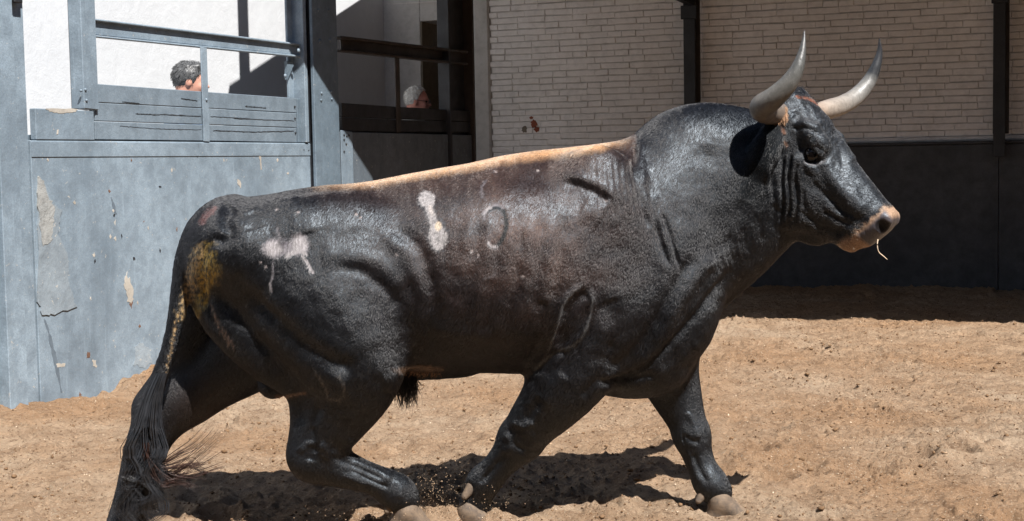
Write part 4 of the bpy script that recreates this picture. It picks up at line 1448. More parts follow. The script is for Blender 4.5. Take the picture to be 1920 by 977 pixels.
    st([(740, 900), (752, 915), (748, 935)], 6, 3)
    st([(690, 770), (670, 800), (658, 826)], 9, -5); st([(600, 760), (585, 800), (580, 830)], 9, -5)
    # overall small lumps of hide
    a = pn(px / 26, py / 30, 31); b = pn(px / 9, py / 11, 32)
    disp += near * (0.0030 * a + 0.0009 * b)
    V = V + N * disp[:, None]
    me.vertices.foreach_set('co', V.astype(np.float32).ravel())
    me.update()

    # ---------------- coat colour (linear)
    C = np.tile(np.array([0.0036, 0.0036, 0.0044]), (nv, 1))
    fx = np.zeros(nv)           # 1 = bare, matt skin

    def paint(m, col, bare=None):
        nonlocal C, fx
        m = np.clip(m, 0, 1)[:, None]
        C = C * (1 - m) + np.array(col) * m
        if bare is not None: fx = fx * (1 - m[:, 0]) + bare * m[:, 0]
    n1 = pn(px / 60, py / 45, 41); n2 = pn(px / 14, py / 14, 42); n3 = pn(px / 5, py / 5, 43); n4 = pn(px / 3.0, py / 9.0, 44)
    body = (px > 330) & (px < 1500)
    # brown cast over the ribs and along the back
    br = np.exp(-((px - 960) / 190) ** 2 - ((py - 430) / 150) ** 2) * (0.75 + 0.8 * n1)
    paint(br * 0.95, (0.034, 0.018, 0.013))
    br = np.exp(-((px - 380) / 60) ** 2 - ((py - 770) / 60) ** 2)
    paint(br * 0.6, (0.035, 0.024, 0.019))
    # tan line along the spine
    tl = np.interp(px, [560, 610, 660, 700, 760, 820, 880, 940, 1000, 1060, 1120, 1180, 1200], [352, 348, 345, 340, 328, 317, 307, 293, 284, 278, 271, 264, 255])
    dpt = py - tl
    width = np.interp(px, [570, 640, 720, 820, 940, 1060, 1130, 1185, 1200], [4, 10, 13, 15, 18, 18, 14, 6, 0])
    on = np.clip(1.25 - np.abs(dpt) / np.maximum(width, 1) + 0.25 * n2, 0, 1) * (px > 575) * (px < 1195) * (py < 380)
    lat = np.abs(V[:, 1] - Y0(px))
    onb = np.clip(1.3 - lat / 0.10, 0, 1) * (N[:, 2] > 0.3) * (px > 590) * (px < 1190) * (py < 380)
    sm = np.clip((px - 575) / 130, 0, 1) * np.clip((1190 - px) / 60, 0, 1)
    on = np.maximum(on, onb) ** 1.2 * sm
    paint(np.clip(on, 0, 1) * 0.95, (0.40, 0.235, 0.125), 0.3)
    halo = np.exp(-(np.clip(dpt, 0, 999) / 40) ** 2) * np.clip((px - 560) / 160, 0, 1) * (px < 1195) * (py < 400)
    paint(halo * 0.30 * (1 - np.clip(on, 0, 1)), (0.075, 0.040, 0.026))

    def spot(cx, cy, rx, ry, ang=0.0, soft=0.35, wob=0.35):
        a = R(ang)
        u = ((px - cx) * math.cos(a) + (py - cy) * math.sin(a)) / rx
        v = (-(px - cx) * math.sin(a) + (py - cy) * math.cos(a)) / ry
        return np.clip((1 - np.hypot(u, v) + wob * n2 * .45 + .25 * n3) / soft, 0, 1) * (near > 0)

    def line(P, w, wob=0.4):
        P = catmull(P)
        d, t = poly_dist(px, py, P)
        ww = w * np.clip(np.sin(np.clip(t, 0, 1) * math.pi) * 2 + 0.35, 0, 1)
        return np.clip((1 - d / ww + wob * n3) / 0.45, 0, 1) * (near > 0)
    white = (0.20, 0.185, 0.185)
    grey = (0.12, 0.11, 0.115)
    # dark halo, then scarred hide, of the brand on the rump
    for m in (spot(515, 465, 27, 21, -10, .3, .2), spot(561, 458, 22, 24, 10, .3, .2), line([(505, 468), (538, 464), (572, 460)], 15, .2)):
        paint(m, grey, 1.0)
    for m in (spot(513, 466, 21, 16, -10, .4, .4), spot(563, 458, 17, 20, 10, .4, .4), line([(535, 482), (560, 470), (575, 478)], 6)):
        paint(m * .9, white, 1.0)
    paint(spot(532, 455, 12, 14, 0, .6) * .8, (0.05, 0.045, 0.05))
    paint(line([(520, 425), (523, 440), (526, 450)], 3) * .7, grey, 1)
    paint(line([(566, 480), (576, 492), (582, 505), (588, 513)], 3.6), white, 1)
    paint(line([(512, 490), (512, 515), (508, 530), (508, 548)], 2.4) * .85, grey, 1)
    paint(line([(506, 530), (509, 548)], 3) * .8, white, 1)
    # the brand figures on the ribs
    paint(np.clip(spot(802, 376, 22, 24) + spot(821, 442, 26, 37) + line([(802, 380), (812, 410), (820, 440)], 13), 0, 1) * .6, (0.006, 0.006, 0.007), .2)
    for m in (spot(801, 373, 18, 17, 0, .2, .15), line([(801, 376), (808, 400), (819, 436)], 10, .15), spot(821, 444, 19, 27, -10, .2, .15)):
        paint(m * (0.85 + .6 * n3), (0.21, 0.195, 0.19), 1)
    paint(spot(822, 424, 7, 10) * .8, (0.36, 0.29, 0.21), 1); paint(spot(808, 395, 5, 14, -20) * .7, (0.28, 0.25, 0.23), 1)
    rib_ = 0
    five = [(908, 404), (918, 392), (934, 388), (946, 398), (950, 420), (944, 444), (932, 460), (916, 462)]
    paint(line(five, 5) * .98, (0.002, 0.002, 0.002), .6)
    paint(line([(906, 402), (914, 392), (922, 388)], 4) * .9, white, 1); paint(line([(922, 386), (934, 384), (945, 390)], 4) * .9, grey, 1)
    paint(line([(909, 392), (908, 404), (909, 412)], 2.6) * .7, grey, 1)
    paint(line([(914, 454), (922, 462), (934, 462)], 3.6), white, 1)
    paint(line([(906, 372), (904, 352), (914, 336)], 2.4) * .55, grey, 1)
    paint(line([(905, 520), (920, 518), (932, 510)], 2.2) * .35, grey, 1)
    for x, y in ((980, 518), (968, 522), (520, 394), (560, 400), (1137, 376), (700, 350), (885, 470), (897, 478), (744, 478), (668, 402), (676, 408), (498, 500), (489, 492), (1009, 320), (930, 322)):
        paint(spot(x, y, 3.5, 2.5) * .8, (0.22, 0.19, 0.18), 1)
    # skin fold glints on the triceps, calloused hair on the stifle
    for P in ([(1092, 534), (1062, 560), (1045, 610), (1030, 655)], [(1098, 536), (1110, 560), (1104, 600), (1085, 640), (1040, 660)], [(1040, 660), (1015, 680), (1000, 696)]):
        paint(line(P, 2.6, 1.2) * .35, (0.12, 0.12, 0.12))
    for P in ([(588, 696), (600, 710), (612, 735), (612, 748)], [(630, 702), (645, 720), (642, 748)], [(615, 748), (640, 750)]):
        paint(line(P, 3.0, 1.8) * .3, (0.12, 0.11, 0.10))
    # belly fringe of the sheath
    paint(spot(785, 692, 55, 9) * .6 * (py > 684), (0.14, 0.085, 0.055), .6)
    paint(line([(575, 735), (540, 742), (515, 742)], 4) * .3, (0.25, 0.14, 0.09))
    # dung on buttock and tail
    dg = np.clip(spot(386, 508, 27, 52, 6, .5, 1.2) + spot(376, 560, 14, 36, 10, .6, 1.4) * .8, 0, 1) * np.clip(0.6 + 1.8 * n4 + 1.4 * n3, 0, 1)
    paint(dg, (0.25, 0.165, 0.035), .9)
    dg = line([(378, 455), (366, 490), (355, 540), (345, 580), (335, 600)], 11, 1.5) * np.clip(0.45 + 1.8 * n3 + n4, 0, 1)
    paint(dg, (0.24, 0.165, 0.08), .9)
    paint(line([(330, 600), (322, 650), (312, 700)], 3, 2) * np.clip(.2 + 2 * n3, 0, 1), (0.30, 0.20, 0.10), .9)
    paint(line([(395, 570), (410, 610), (440, 655)], 5, 1.5) * np.clip(.3 + 1.5 * n3, 0, 1), (0.12, 0.08, 0.06), .8)
    paint(line([(378, 418), (390, 402), (408, 388)], 7, 1.2) * .7, (0.06, 0.022, 0.020), .5)
    # muzzle, tan rim, grey nose leather
    P = (V - HO) / HS
    s = P @ Ax; t = P @ Ut; n = P @ nn
    head = (s > -30) & (s < 340) & (np.abs(n) < 90) & (t < 40) & (t > -150)
    tan = np.clip((s - 264 + 9 * n2 + 8 * n3) / 9, 0, 1) * head * (t > -135)
    tan2 = np.clip((s - 259 - 8 * n2) / 10, 0, 1) * np.clip((-84 - t) / 9, 0, 1) * np.clip((112 + t) / 10 + .9, 0, 1) * head
    paint(np.clip(np.maximum(tan, tan2), 0, 1), (0.24, 0.155, 0.10), .7)
    nose = np.clip((s - 275 + 5 * n2 + np.abs(t + 40) * .12) / 6, 0, 1) * np.clip((-2 - t) / 6, 0, 1) * np.clip((t + 76) / 8, 0, 1) * head
    paint(nose, (0.055, 0.048, 0.052), .0)
    hole = np.clip(1.35 - np.sqrt(((s - 294) / 13) ** 2 + ((t + 27) / 11) ** 2 + ((np.abs(n) - 36) / 17) ** 2), 0, .35) / .35 * head
    paint(hole, (0.006, 0.004, 0.004), .6)
    # hot reddish seam across the poll, tan at the horn roots
    paint(line([(1492, 180), (1515, 186), (1540, 200)], 3.2, .8) * .75 * (py < 215), (0.18, 0.06, 0.03), .5)
    paint(line([(1462, 225), (1466, 240), (1472, 252)], 4, 1.0) * .8, (0.32, 0.15, 0.09), .5)
    paint(line([(1470, 262), (1478, 275)], 3, 1.0) * .5, (0.25, 0.12, 0.07), .5)
    paint(line([(1508, 303), (1526, 309), (1548, 301)], 2.6, .5) * .8, (0.06, 0.05, 0.05), .2)
    paint(line([(1502, 296), (1512, 280), (1534, 276), (1552, 288)], 2.4, .6) * .5, (0.05, 0.05, 0.055), .1)
    # greyer along the forehead ridge
    g = np.exp(-((s - 130) / 90) ** 2) * np.exp(-((t + 2) / 26) ** 2) * head
    paint(g * .35 * (1 + n3), (0.045, 0.048, 0.052))
    # black ear hair, darkened further to paint in the horn's shade
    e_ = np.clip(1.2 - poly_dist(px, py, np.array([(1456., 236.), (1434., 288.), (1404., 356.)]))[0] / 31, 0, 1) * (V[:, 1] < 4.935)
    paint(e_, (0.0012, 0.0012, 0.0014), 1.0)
    # light lower legs
    paint(spot(316, 762, 5, 4) * .9, (0.5, 0.48, 0.45), 1)
    at_ = me.color_attributes.new('coat', 'FLOAT_COLOR', 'POINT')
    A = np.ones((nv, 4), np.float32); A[:, :3] = C; A[:, 3] = 1
    at_.data.foreach_set('color', A.ravel())
    f_ = me.attributes.new('bare', 'FLOAT', 'POINT'); f_.data.foreach_set('value', fx.astype(np.float32))
    # direction of the hair as a flat coordinate pair: across, along
    me.update()
    return V, N


BV, BN = sculpt(bull_me)


def mat_coat():
    k = NT('short_black_coat', 0.42, spec=0.35)
    k.b.inputs['Specular Tint'].default_value = (0.78, 0.89, 1.0, 1)
    at_ = k.n('ShaderNodeAttribute', attribute_name='coat')
    br = k.n('ShaderNodeAttribute', attribute_name='bare')
    geo = k.n('ShaderNodeNewGeometry').outputs['Position']
    # hair strands: fine streaks running mostly downwards on trunk, tilted with a slow warp
    warp = k.n('ShaderNodeTexNoise'); warp.inputs['Scale'].default_value = 2.2; warp.inputs['Detail'].default_value = 2
    k.l(geo, warp.inputs['Vector'])
    wv = k.n('ShaderNodeVectorMath', operation='MULTIPLY_ADD')
    k.l(warp.outputs['Color'], wv.inputs[0]); wv.inputs[1].default_value = (0.25, 0.25, 0.25); k.l(geo, wv.inputs[2])
    co = wv.outputs[0]
    st1 = k.noise(1.0, 3, 0.65, 0.0, k.map((260, 260, 30), rot=(0, R(8), 0), co=co))
    st2 = k.noise(1.0, 3, 0.7, 0.0, k.map((120, 120, 14), rot=(0, R(-6), 0), co=co))
    spk = k.noise(230.0, 2, 0.6, 0.0, geo)
    big = k.noise(7.0, 4, 0.6, 0.2, geo)
    base = at_.outputs['Color']
    c = k.mix(k.ramp(st1, [(0.42, 0.0), (0.66, 0.55)]), base, k.mix(1.0, base, (2.4, 2.4, 2.5), 'MULTIPLY'))
    c = k.mix(k.ramp(spk, [(0.66, 0.0), (0.74, 0.30)]), c, k.mix(0.35, base, (0.30, 0.29, 0.28)))
    k.color(c)
    r = k.ramp(st1, [(0.3, 0.46), (0.7, 0.30)])
    r = k.math('ADD', r, k.math('MULTIPLY', big, 0.12))
    r = k.math('ADD', r, k.math('MULTIPLY', br.outputs['Fac'], 0.35), True)
    k.rough(r)
    sp = k.math('SUBTRACT', 0.60, k.math('MULTIPLY', br.outputs['Fac'], 0.4), True)
    k.val(k.b.inputs['Specular IOR Level'], sp)
    k.b.inputs['Sheen Weight'].default_value = 0.0
    k.b.inputs['Sheen Roughness'].default_value = 0.45
    k.b.inputs['Sheen Tint'].default_value = (0.75, 0.86, 1.0, 1)
    bm = k.bump(st2, 0.30, 0.004)
    bm = k.bump(st1, 0.5, 0.002, bm)
    bm = k.bump(spk, 0.35, 0.002, bm)
    k.normal(bm)
    return k.m


M['coat'] = mat_coat()
bull = empty('bull', (0.0, 5.0, 0.0))
tag(bull, 'black horned bull with a tan line along its back, walking right across the sand', 'bull')
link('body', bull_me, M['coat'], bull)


def coat_hair(n=520000):
    me = bull_me
    rs = np.random.default_rng(77)
    nv = len(me.vertices)
    V = np.empty(nv * 3, np.float32); me.vertices.foreach_get('co', V); V = V.reshape(-1, 3).astype(float)
    N = np.empty(nv * 3, np.float32); me.vertices.foreach_get('normal', N); N = N.reshape(-1, 3).astype(float)
    C = np.empty(nv * 4, np.float32); me.color_attributes['coat'].data.foreach_get('color', C); C = C.reshape(-1, 4)
    B = np.empty(nv, np.float32); me.attributes['bare'].data.foreach_get('value', B)
    L = np.empty(len(me.loops), np.int32); me.loops.foreach_get('vertex_index', L); Q = L.reshape(-1, 4)
    a, b, c, d = (V[Q[:, i]] for i in range(4))
    ar = np.linalg.norm(np.cross(c - a, d - b), axis=1) * .5
    cen = (a + b + c + d) / 4
    nf = N[Q].mean(1)
    vis = np.where(nf[:, 1] < 0.25, 1.0, 0.22)          # the side turned away needs less
    vis = vis * np.where(B[Q].mean(1) > 0.6, 0.22, 1.0)
    P = (cen - HO) / HS
    hs = P @ Ax; ht = P @ Ut
    isnose = (hs > 274) & (hs < 350) & (np.abs(P @ nn) < 95) & (ht > -115)
    vis[isnose] = 0
    w = ar * vis; cdf = np.cumsum(w); cdf /= cdf[-1]
    f = np.searchsorted(cdf, rs.random(n))
    u, v = rs.random(n)[:, None], rs.random(n)[:, None]
    q = Q[f]
    wt = [(1 - u) * (1 - v), u * (1 - v), u * v, (1 - u) * v]
    p0 = sum(wt[i] * V[q[:, i]] for i in range(4))
    nr = sum(wt[i] * N[q[:, i]] for i in range(4)); nr /= np.linalg.norm(nr, axis=1)[:, None] + 1e-9
    col = sum(wt[i] * C[q[:, i], :3] for i in range(4))
    # lay of the coat: back and down on the trunk, down on the legs, towards the nape on the face
    x, z = p0[:, 0], p0[:, 2]
    D = np.stack([np.full(n, -.45), np.full(n, 0.0), np.full(n, -1.0)], 1)
    leg = np.clip((0.62 - z) / .2, 0, 1)[:, None]
    D = D * (1 - leg) + np.array([-.1, 0, -1.0]) * leg
    Ph = (p0 - HO) / HS
    hd = np.clip((Ph @ Ax + 10) / 30, 0, 1) * np.clip((Ph @ Ut + 230) / 40, 0, 1) * (np.abs(Ph @ nn) < 120) * (x > .95)
    D = D * (1 - hd[:, None]) + (-Ax * .7 - UP * .5) * hd[:, None]
    sw = pn(x * 4 + 3, z * 4, 61) * .5 + pn(x * 17, z * 17, 62) * .2
    ca, sa = np.cos(sw), np.sin(sw)
    D = np.stack([D[:, 0] * ca - D[:, 2] * sa, D[:, 1], D[:, 0] * sa + D[:, 2] * ca], 1)
    D += rs.normal(0, .12, (n, 3))
    T = D - nr * (D * nr).sum(1)[:, None]; T /= np.linalg.norm(T, axis=1)[:, None] + 1e-9
    ln = rs.uniform(.007, .014, n) * (1 - .35 * hd) * (1 - .3 * leg[:, 0])
    ln = ln[:, None]
    pts = np.stack([p0 - nr * .0005, p0 + T * ln * .5 + nr * ln * .13, p0 + T * ln + nr * ln * .15], 1).astype(np.float32)
    cu = bpy.data.hair_curves.new('coat_hair')
    cu.add_curves([3] * n)
    cu.position_data.foreach_set('vector', pts.ravel())
    rad = np.tile(np.array([.00036, .00030, .00008], np.float32), n)
    r_ = cu.attributes.get('radius') or cu.attributes.new('radius', 'FLOAT', 'POINT')
    r_.data.foreach_set('value', rad)
    hc = np.ones((n, 4), np.float32)
    hc[:, :3] = np.clip(col * (0.6 + rs.random((n, 1)) ** 2 * 1.6), 0, 1)
    gl = rs.random(n) < .012
    hc[gl, :3] = hc[gl, :3] * .6 + .10
    a_ = cu.attributes.new('haircol', 'FLOAT_COLOR', 'CURVE'); a_.data.foreach_set('color', hc.ravel())
    m = bpy.data.materials.new('coat_hair'); m.use_nodes = True
    t = m.node_tree; t.nodes.clear()
    out = t.nodes.new('ShaderNodeOutputMaterial')
    h = t.nodes.new('ShaderNodeBsdfHairPrincipled'); h.model = 'CHIANG'; h.parametrization = 'COLOR'
    an = t.nodes.new('ShaderNodeAttribute'); an.attribute_name = 'haircol'
    t.links.new(an.outputs['Color'], h.inputs['Color'])
    h.inputs['Roughness'].default_value = .25
    h.inputs['Radial Roughness'].default_value = .55
    h.inputs['IOR'].default_value = 1.56
    t.links.new(h.outputs[0], out.inputs[0])
    cu.materials.append(m)
    o = bpy.data.objects.new('coat_hair', cu); COL.objects.link(o); o.parent = bull
    o.matrix_parent_inverse = PM(bull).inverted()
    o['kind'] = 'stuff'


coat_hair()


# eyes
def sphere_mesh(name, c, r, seg=20, rings=12, scale=(1, 1, 1)):
    V, Fq = [], []
    for i in range(rings + 1):
        th = math.pi * i / rings
        for j in range(seg):
            ph = 2 * math.pi * j / seg
            V.append((c[0] + r * scale[0] * math.sin(th) * math.cos(ph), c[1] + r * scale[1] * math.sin(th) * math.sin(ph), c[2] + r * scale[2] * math.cos(th)))
    for i in range(rings):
        for j in range(seg):
            a = i * seg + j; b = i * seg + (j + 1) % seg
            Fq.append((a, a + seg, b + seg, b))
    return mesh_np(name, V, Fq)


for sd in (1, -1):
    link('eye', sphere_mesh('eye', hp(111, -34, 57 * sd), 15 * HS), M['eye'], bull)

# horns
def mat_horn(name, dark_tip):
    k = NT(name, 0.38, spec=0.5)
    at_ = k.n('ShaderNodeAttribute', attribute_name='along')
    geo = k.n('ShaderNodeNewGeometry').outputs['Position']
    a = at_.outputs['Fac']
    base = k.ramp(a, [(0.0, (0.16, 0.10, 0.07)), (0.2, (0.17, 0.135, 0.11)), (0.50, (0.155, 0.145, 0.13)), (0.75, (0.10, 0.10, 0.095)), (1.0, (0.06, 0.06, 0.06))] if not dark_tip else
                  [(0.0, (0.26, 0.17, 0.12)), (0.15, (0.33, 0.27, 0.22)), (0.50, (0.22, 0.21, 0.195)), (0.66, (0.14, 0.14, 0.135)), (0.70, (0.035, 0.038, 0.042)), (1.0, (0.035, 0.035, 0.04))])
    n1 = k.noise(38, 5, 0.7, 0.5, geo); n2 = k.noise(1.0, 4, 0.7, 0.0, k.map((160, 160, 30), co=geo))
    c = k.mix(k.ramp(n1, [(0.36, 0.6), (0.6, 0.0)]), base, k.mix(1.0, base, (0.5, 0.5, 0.5), 'MULTIPLY'))
    c = k.mix(k.ramp(n2, [(0.58, 0.0), (0.72, 0.4)]), c, (0.30, 0.29, 0.265))
    k.color(c)
    k.normal(k.bump(n2, 0.4, 0.003, k.bump(n1, 0.35, 0.006)))
    return k.m


def horn(pts, mat):
    P = np.array(pts, float)
    Q = []
    n = len(P)
    for i in range(n - 1):
        p0, p1, p2, p3 = P[max(i - 1, 0)], P[i], P[i + 1], P[min(i + 2, n - 1)]
        for j in range(8):
            t = j / 8
            Q.append(0.5 * (2 * p1 + (p2 - p0) * t + (2 * p0 - 5 * p1 + 4 * p2 - p3) * t * t + (3 * p1 - p0 - 3 * p2 + p3) * t ** 3))
    Q.append(P[-1]); Q = np.array(Q)
    SEG = 28
    V, Fq, al = [], [], []
    a = None
    for i in range(len(Q)):
        T = Q[min(i + 1, len(Q) - 1), :3] - Q[max(i - 1, 0), :3]; T /= np.linalg.norm(T)
        if a is None:
            a = np.cross(T, UP); a /= np.linalg.norm(a)
        a = a - T * (a @ T); a /= np.linalg.norm(a)
        b = np.cross(T, a)
        for k in range(SEG):
            th = 2 * math.pi * k / SEG
            rr = Q[i, 3] * (1 + 0.025 * math.sin(i * 1.9) * max(0, 1 - i / 26) + 0.012 * math.sin(3 * th + i * .2))
            V.append(Q[i, :3] + rr * (math.cos(th) * a + math.sin(th) * b)); al.append(i / (len(Q) - 1))
    for i in range(len(Q) - 1):
        for k in range(SEG):
            a0 = i * SEG + k; a1 = i * SEG + (k + 1) % SEG
            Fq.append((a0, a1, a1 + SEG, a0 + SEG))
    V.append(Q[-1, :3]); al.append(1.0)
    me = mesh_np('horn', V, Fq)
    fix_normals(me)
    f_ = me.attributes.new('along', 'FLOAT', 'POINT'); f_.data.foreach_set('value', np.array(al, np.float32))
    return link('horn', me, mat, bull)


def q4y(px, py, Y, r): return q4(px, py, Y, r)


h1 = horn([q4(1482, 216, 5.02, 15), q4(1466, 215, 4.93, 20), q4(1436, 208, 4.82, 23.5), q4(1430, 200, 4.76, 24), q4(1450, 184, 4.71, 21), q4(1477, 158, 4.68, 17.5), q4(1495, 128, 4.67, 12.5), q4(1505, 92, 4.68, 6.5), q4(1508.5, 58, 4.70, 1.2)], mat_horn('grey_brown_horn', False))
h2 = horn([q4(1512, 212, 5.04, 15), q4(1538, 209, 5.09, 17.5), q4(1556, 204, 5.13, 18.5), q4(1580, 196, 5.18, 17.5), q4(1606, 180, 5.22, 16), q4(1628, 155, 5.24, 13.5), q4(1642, 125, 5.24, 9.5), q4(1649, 98, 5.24, 5.5), q4(1649, 72, 5.23, 1.2)], mat_horn('pale_horn_dark_tip', True))
h2['label'] = 'pale far horn with a dark tip'
h1['label'] = 'grey-brown near horn'


# hooves and dewclaws
def mat_hoof():
    k = NT('sandy_hoof', 0.75, spec=0.3)
    geo = k.n('ShaderNodeNewGeometry').outputs['Position']
    a = k.noise(25, 5, .7, .4, geo); b = k.noise(1, 4, .7, 0, k.map((30, 30, 220), co=geo))
    c = k.mix(k.ramp(a, [(0.35, 0.0), (0.65, 1.0)]), (0.085, 0.066, 0.052), (0.21, 0.15, 0.10))
    c = k.mix(k.ramp(b, [(0.4, 0.4), (0.6, 0.0)]), c, (0.10, 0.075, 0.06))
    k.color(c); k.normal(k.bump(b, 0.3, 0.003, k.bump(a, .4, .006)))
    return k.m


M['hoof'] = mat_hoof()


def make_hoof(top_c, toe_dir, pitch, zfloor):
    """top_c: centre of the coronet; two claws pointing along toe_dir"""
    F = Field(top_c - np.array([.12, .11, .12]), top_c + np.array([.15, .11, .05]), .004)
    d = np.array([toe_dir[0], toe_dir[1], 0.0]); d /= np.linalg.norm(d)
    sd = np.cross(UP, d)
    for s in (1, -1):
        c0 = top_c + sd * .026 * s - d * .012 - UP * .012
        c1 = c0 + d * .072 - UP * .050
        c2 = c0 - d * .022 - UP * .055
        F.cone(c0, c1, .041, .023, 1, .01)
        F.cone(c0, c2, .040, .031, 1, .01)
        F.cone(c1, c2, .020, .027, 1, .012)
    # steep toe wall
    sl, X, Y, Z = F.box(F.lo, F.lo + (F.n - 1) * F.h, 0)
    nf = d * .80 + UP * .60; pf = top_c + d * .044
    pl_ = (X - pf[0]) * nf[0] + (Y - pf[1]) * nf[1] + (Z - pf[2]) * nf[2]
    F.F[sl] = np.maximum(F.F[sl], pl_.astype(np.float32))
    # flat sole
    sl, X, Y, Z = F.box(F.lo, F.lo + (F.n - 1) * F.h, 0)
    F.F[sl] = np.maximum(F.F[sl], (top_c[2] - .072) - Z + 0 * X + 0 * Y)
    # cleft
    a = top_c + d * .10 - UP * .07; b = top_c - UP * .035 + d * .03
    F.cone(a, b, .005, .004, 1, .006, 'sub')
    V, Q = F.mesh()
    V = smooth_mesh(V, Q, 1)
    if pitch:
        Rm = np.array(Matrix.Rotation(R(pitch), 3, Vector(sd)))
        V = (V - top_c) @ Rm.T + top_c
    return link('hoof', mesh_np('hoof', V, Q), M['hoof'], bull)


make_hoof(at(770, 951, 4.805), (1, .05), 10, 0)
make_hoof(at(233, 1000, 4.87), (1, .05), 0, 0)
make_hoof(at(888, 950, 4.925), (1, -.15), 0, 0)
make_hoof(at(1356, 933, 5.042), (1, -.1), 0, 0)
for x, y, Y, a in ((733, 948, 4.765, 0), (878, 922, 4.875, 0), (1316, 930, 5.02, 0), (214, 985, 4.84, 0)):
    F = Field(at(x, y, Y) - .05, at(x, y, Y) + .05, .004)
    c = at(x, y, Y)
    F.cone(c + np.array([.012, .01, .014]), c + np.array([-.013, -.004, -.016]), .021, .013, 1, .01)
    F.cone(c + np.array([.012, .03, .012]), c + np.array([-.012, .034, -.014]), .015, .010, 1, .01)
    V, Q = F.mesh(); V = smooth_mesh(V, Q, 2)
    link('dewclaw', mesh_np('dewclaw', V, Q), M['hoof'], bull)


# hair strands as thin tapered ribbons with three sides
def strands(name, mat, parent, lists, r0=0.0011, sides=3):
    V, Fq = [], []
    for pts, rr in lists:
        pts = np.asarray(pts)
        n = len(pts)
        b0 = len(V)
        for i in range(n):
            T = pts[min(i + 1, n - 1)] - pts[max(i - 1, 0)]; T = T / (np.linalg.norm(T) + 1e-9)
            a = np.cross(T, (0.2, 0.9, 0.1)); a /= (np.linalg.norm(a) + 1e-9); c = np.cross(T, a)
            r = rr * (1 - (i / (n - 1)) ** 2 * .85)
            for k in range(sides):
                th = 2 * math.pi * k / sides
                V.append(pts[i] + r * (math.cos(th) * a + math.sin(th) * c))
        for i in range(n - 1):
            for k in range(sides):
                a0 = b0 + i * sides + k; a1 = b0 + i * sides + (k + 1) % sides
                Fq.append((a0, a1, a1 + sides, a0 + sides))
    return link(name, mesh_np(name, V, Fq), mat, parent)


def spline_pts(P, n):
    P = np.array(P, float); out = []
    m = len(P) - 1
    for q in range(n):
        f = q / (n - 1) * m; i = min(int(f), m - 1); t = f - i
        p0, p1, p2, p3 = P[max(i - 1, 0)], P[i], P[i + 1], P[min(i + 2, m)]
        out.append(0.5 * (2 * p1 + (p2 - p0) * t + (2 * p0 - 5 * p1 + 4 * p2 - p3) * t * t + (3 * p1 - p0 - 3 * p2 + p3) * t ** 3))
    return np.array(out)


M['tail_gloss'] = mat_simple('glossy_tail_hair', (0.026, 0.028, 0.033), 0.28, 0.9, 0.6, 25, 0.0)


def tail_switch():
    L = []; rs = np.random.default_rng(12)
    TY = 4.72
    guides = []
    # main locks down the leg; (px,py) paths
    for k in range(26):
        u = rs.uniform(-1, 1)
        e = rs.uniform(880, 990)
        wv = rs.uniform(-17, 17)
        guides.append([(303 + 5 * u, 700), (288 + 10 * u, 745), (279 + 19 * u, 800), (273 + 25 * u + wv, 850), (270 + 26 * u - wv * 1.4, 895), (266 + 28 * u + wv * 1.6, (e + 900) / 2 + 10), (262 + 32 * u - wv, e)])
    for k in range(16):
        u = rs.uniform(-1.5, 1.5); e = rs.uniform(-1.6, 1.6)
        guides.append([(276 + 8 * u, 830), (280 + 8 * u, 850), (292 + 8 * u, 868), (312 + 8 * u, 878 + 8 * e), (345 + 10 * u, 872 + 18 * e), (380 + 14 * e, 862 + 24 * u), (405 + 12 * e, 848 + 34 * u)])
    for k in range(14):
        u = rs.uniform(-1.6, 1.6); e = rs.uniform(-1.6, 1.6)
        guides.append([(268 + 8 * u, 850), (278 + 8 * u, 880), (300 + 10 * e, 905 + 8 * u), (335 + 10 * e, 895 + 14 * u), (370 + 10 * e, 900 + 20 * u)])
    for gi, g in enumerate(guides):
        n = 34 if gi < 26 else 5
        yo = rs.uniform(-.035, .03)
        for j in range(n):
            sp = rs.normal(0, 1, 2)
            pts = []
            for i, (x, y) in enumerate(g):
                f = i / (len(g) - 1)
                s_ = (2.5 + 4.0 * f) if gi < 26 else (2 + 3.5 * f)
                pts.append(at(x + sp[0] * s_, y + sp[1] * s_ * .6 * f, TY + yo + sp[1] * .006 * (1 + f)))
            pts = spline_pts(pts, 16)
            L.append((pts, rs.uniform(.0008, .0016)))
    strands('tail_switch', M['tail_gloss'], bull, L[:26 * 34])
    o = strands('tail_wisp', M['tail_hair_brown'], bull, L[26 * 34:])


tail_switch()


def tuft(name, mat, base, tip, n, spread, r=.0009, seed=3, curl=.01, Yv=None):
    rs = np.random.default_rng(seed); L = []
    for _ in range(n):
        a = base(rs); b = tip(rs, a)
        mid = (a + b) / 2 + rs.normal(0, curl, 3)
        m2 = a * .25 + b * .75 + rs.normal(0, curl, 3)
        L.append((spline_pts([a, mid, m2, b], 9), r * rs.uniform(.6, 1.4)))
    return strands(name, mat, bull, L)


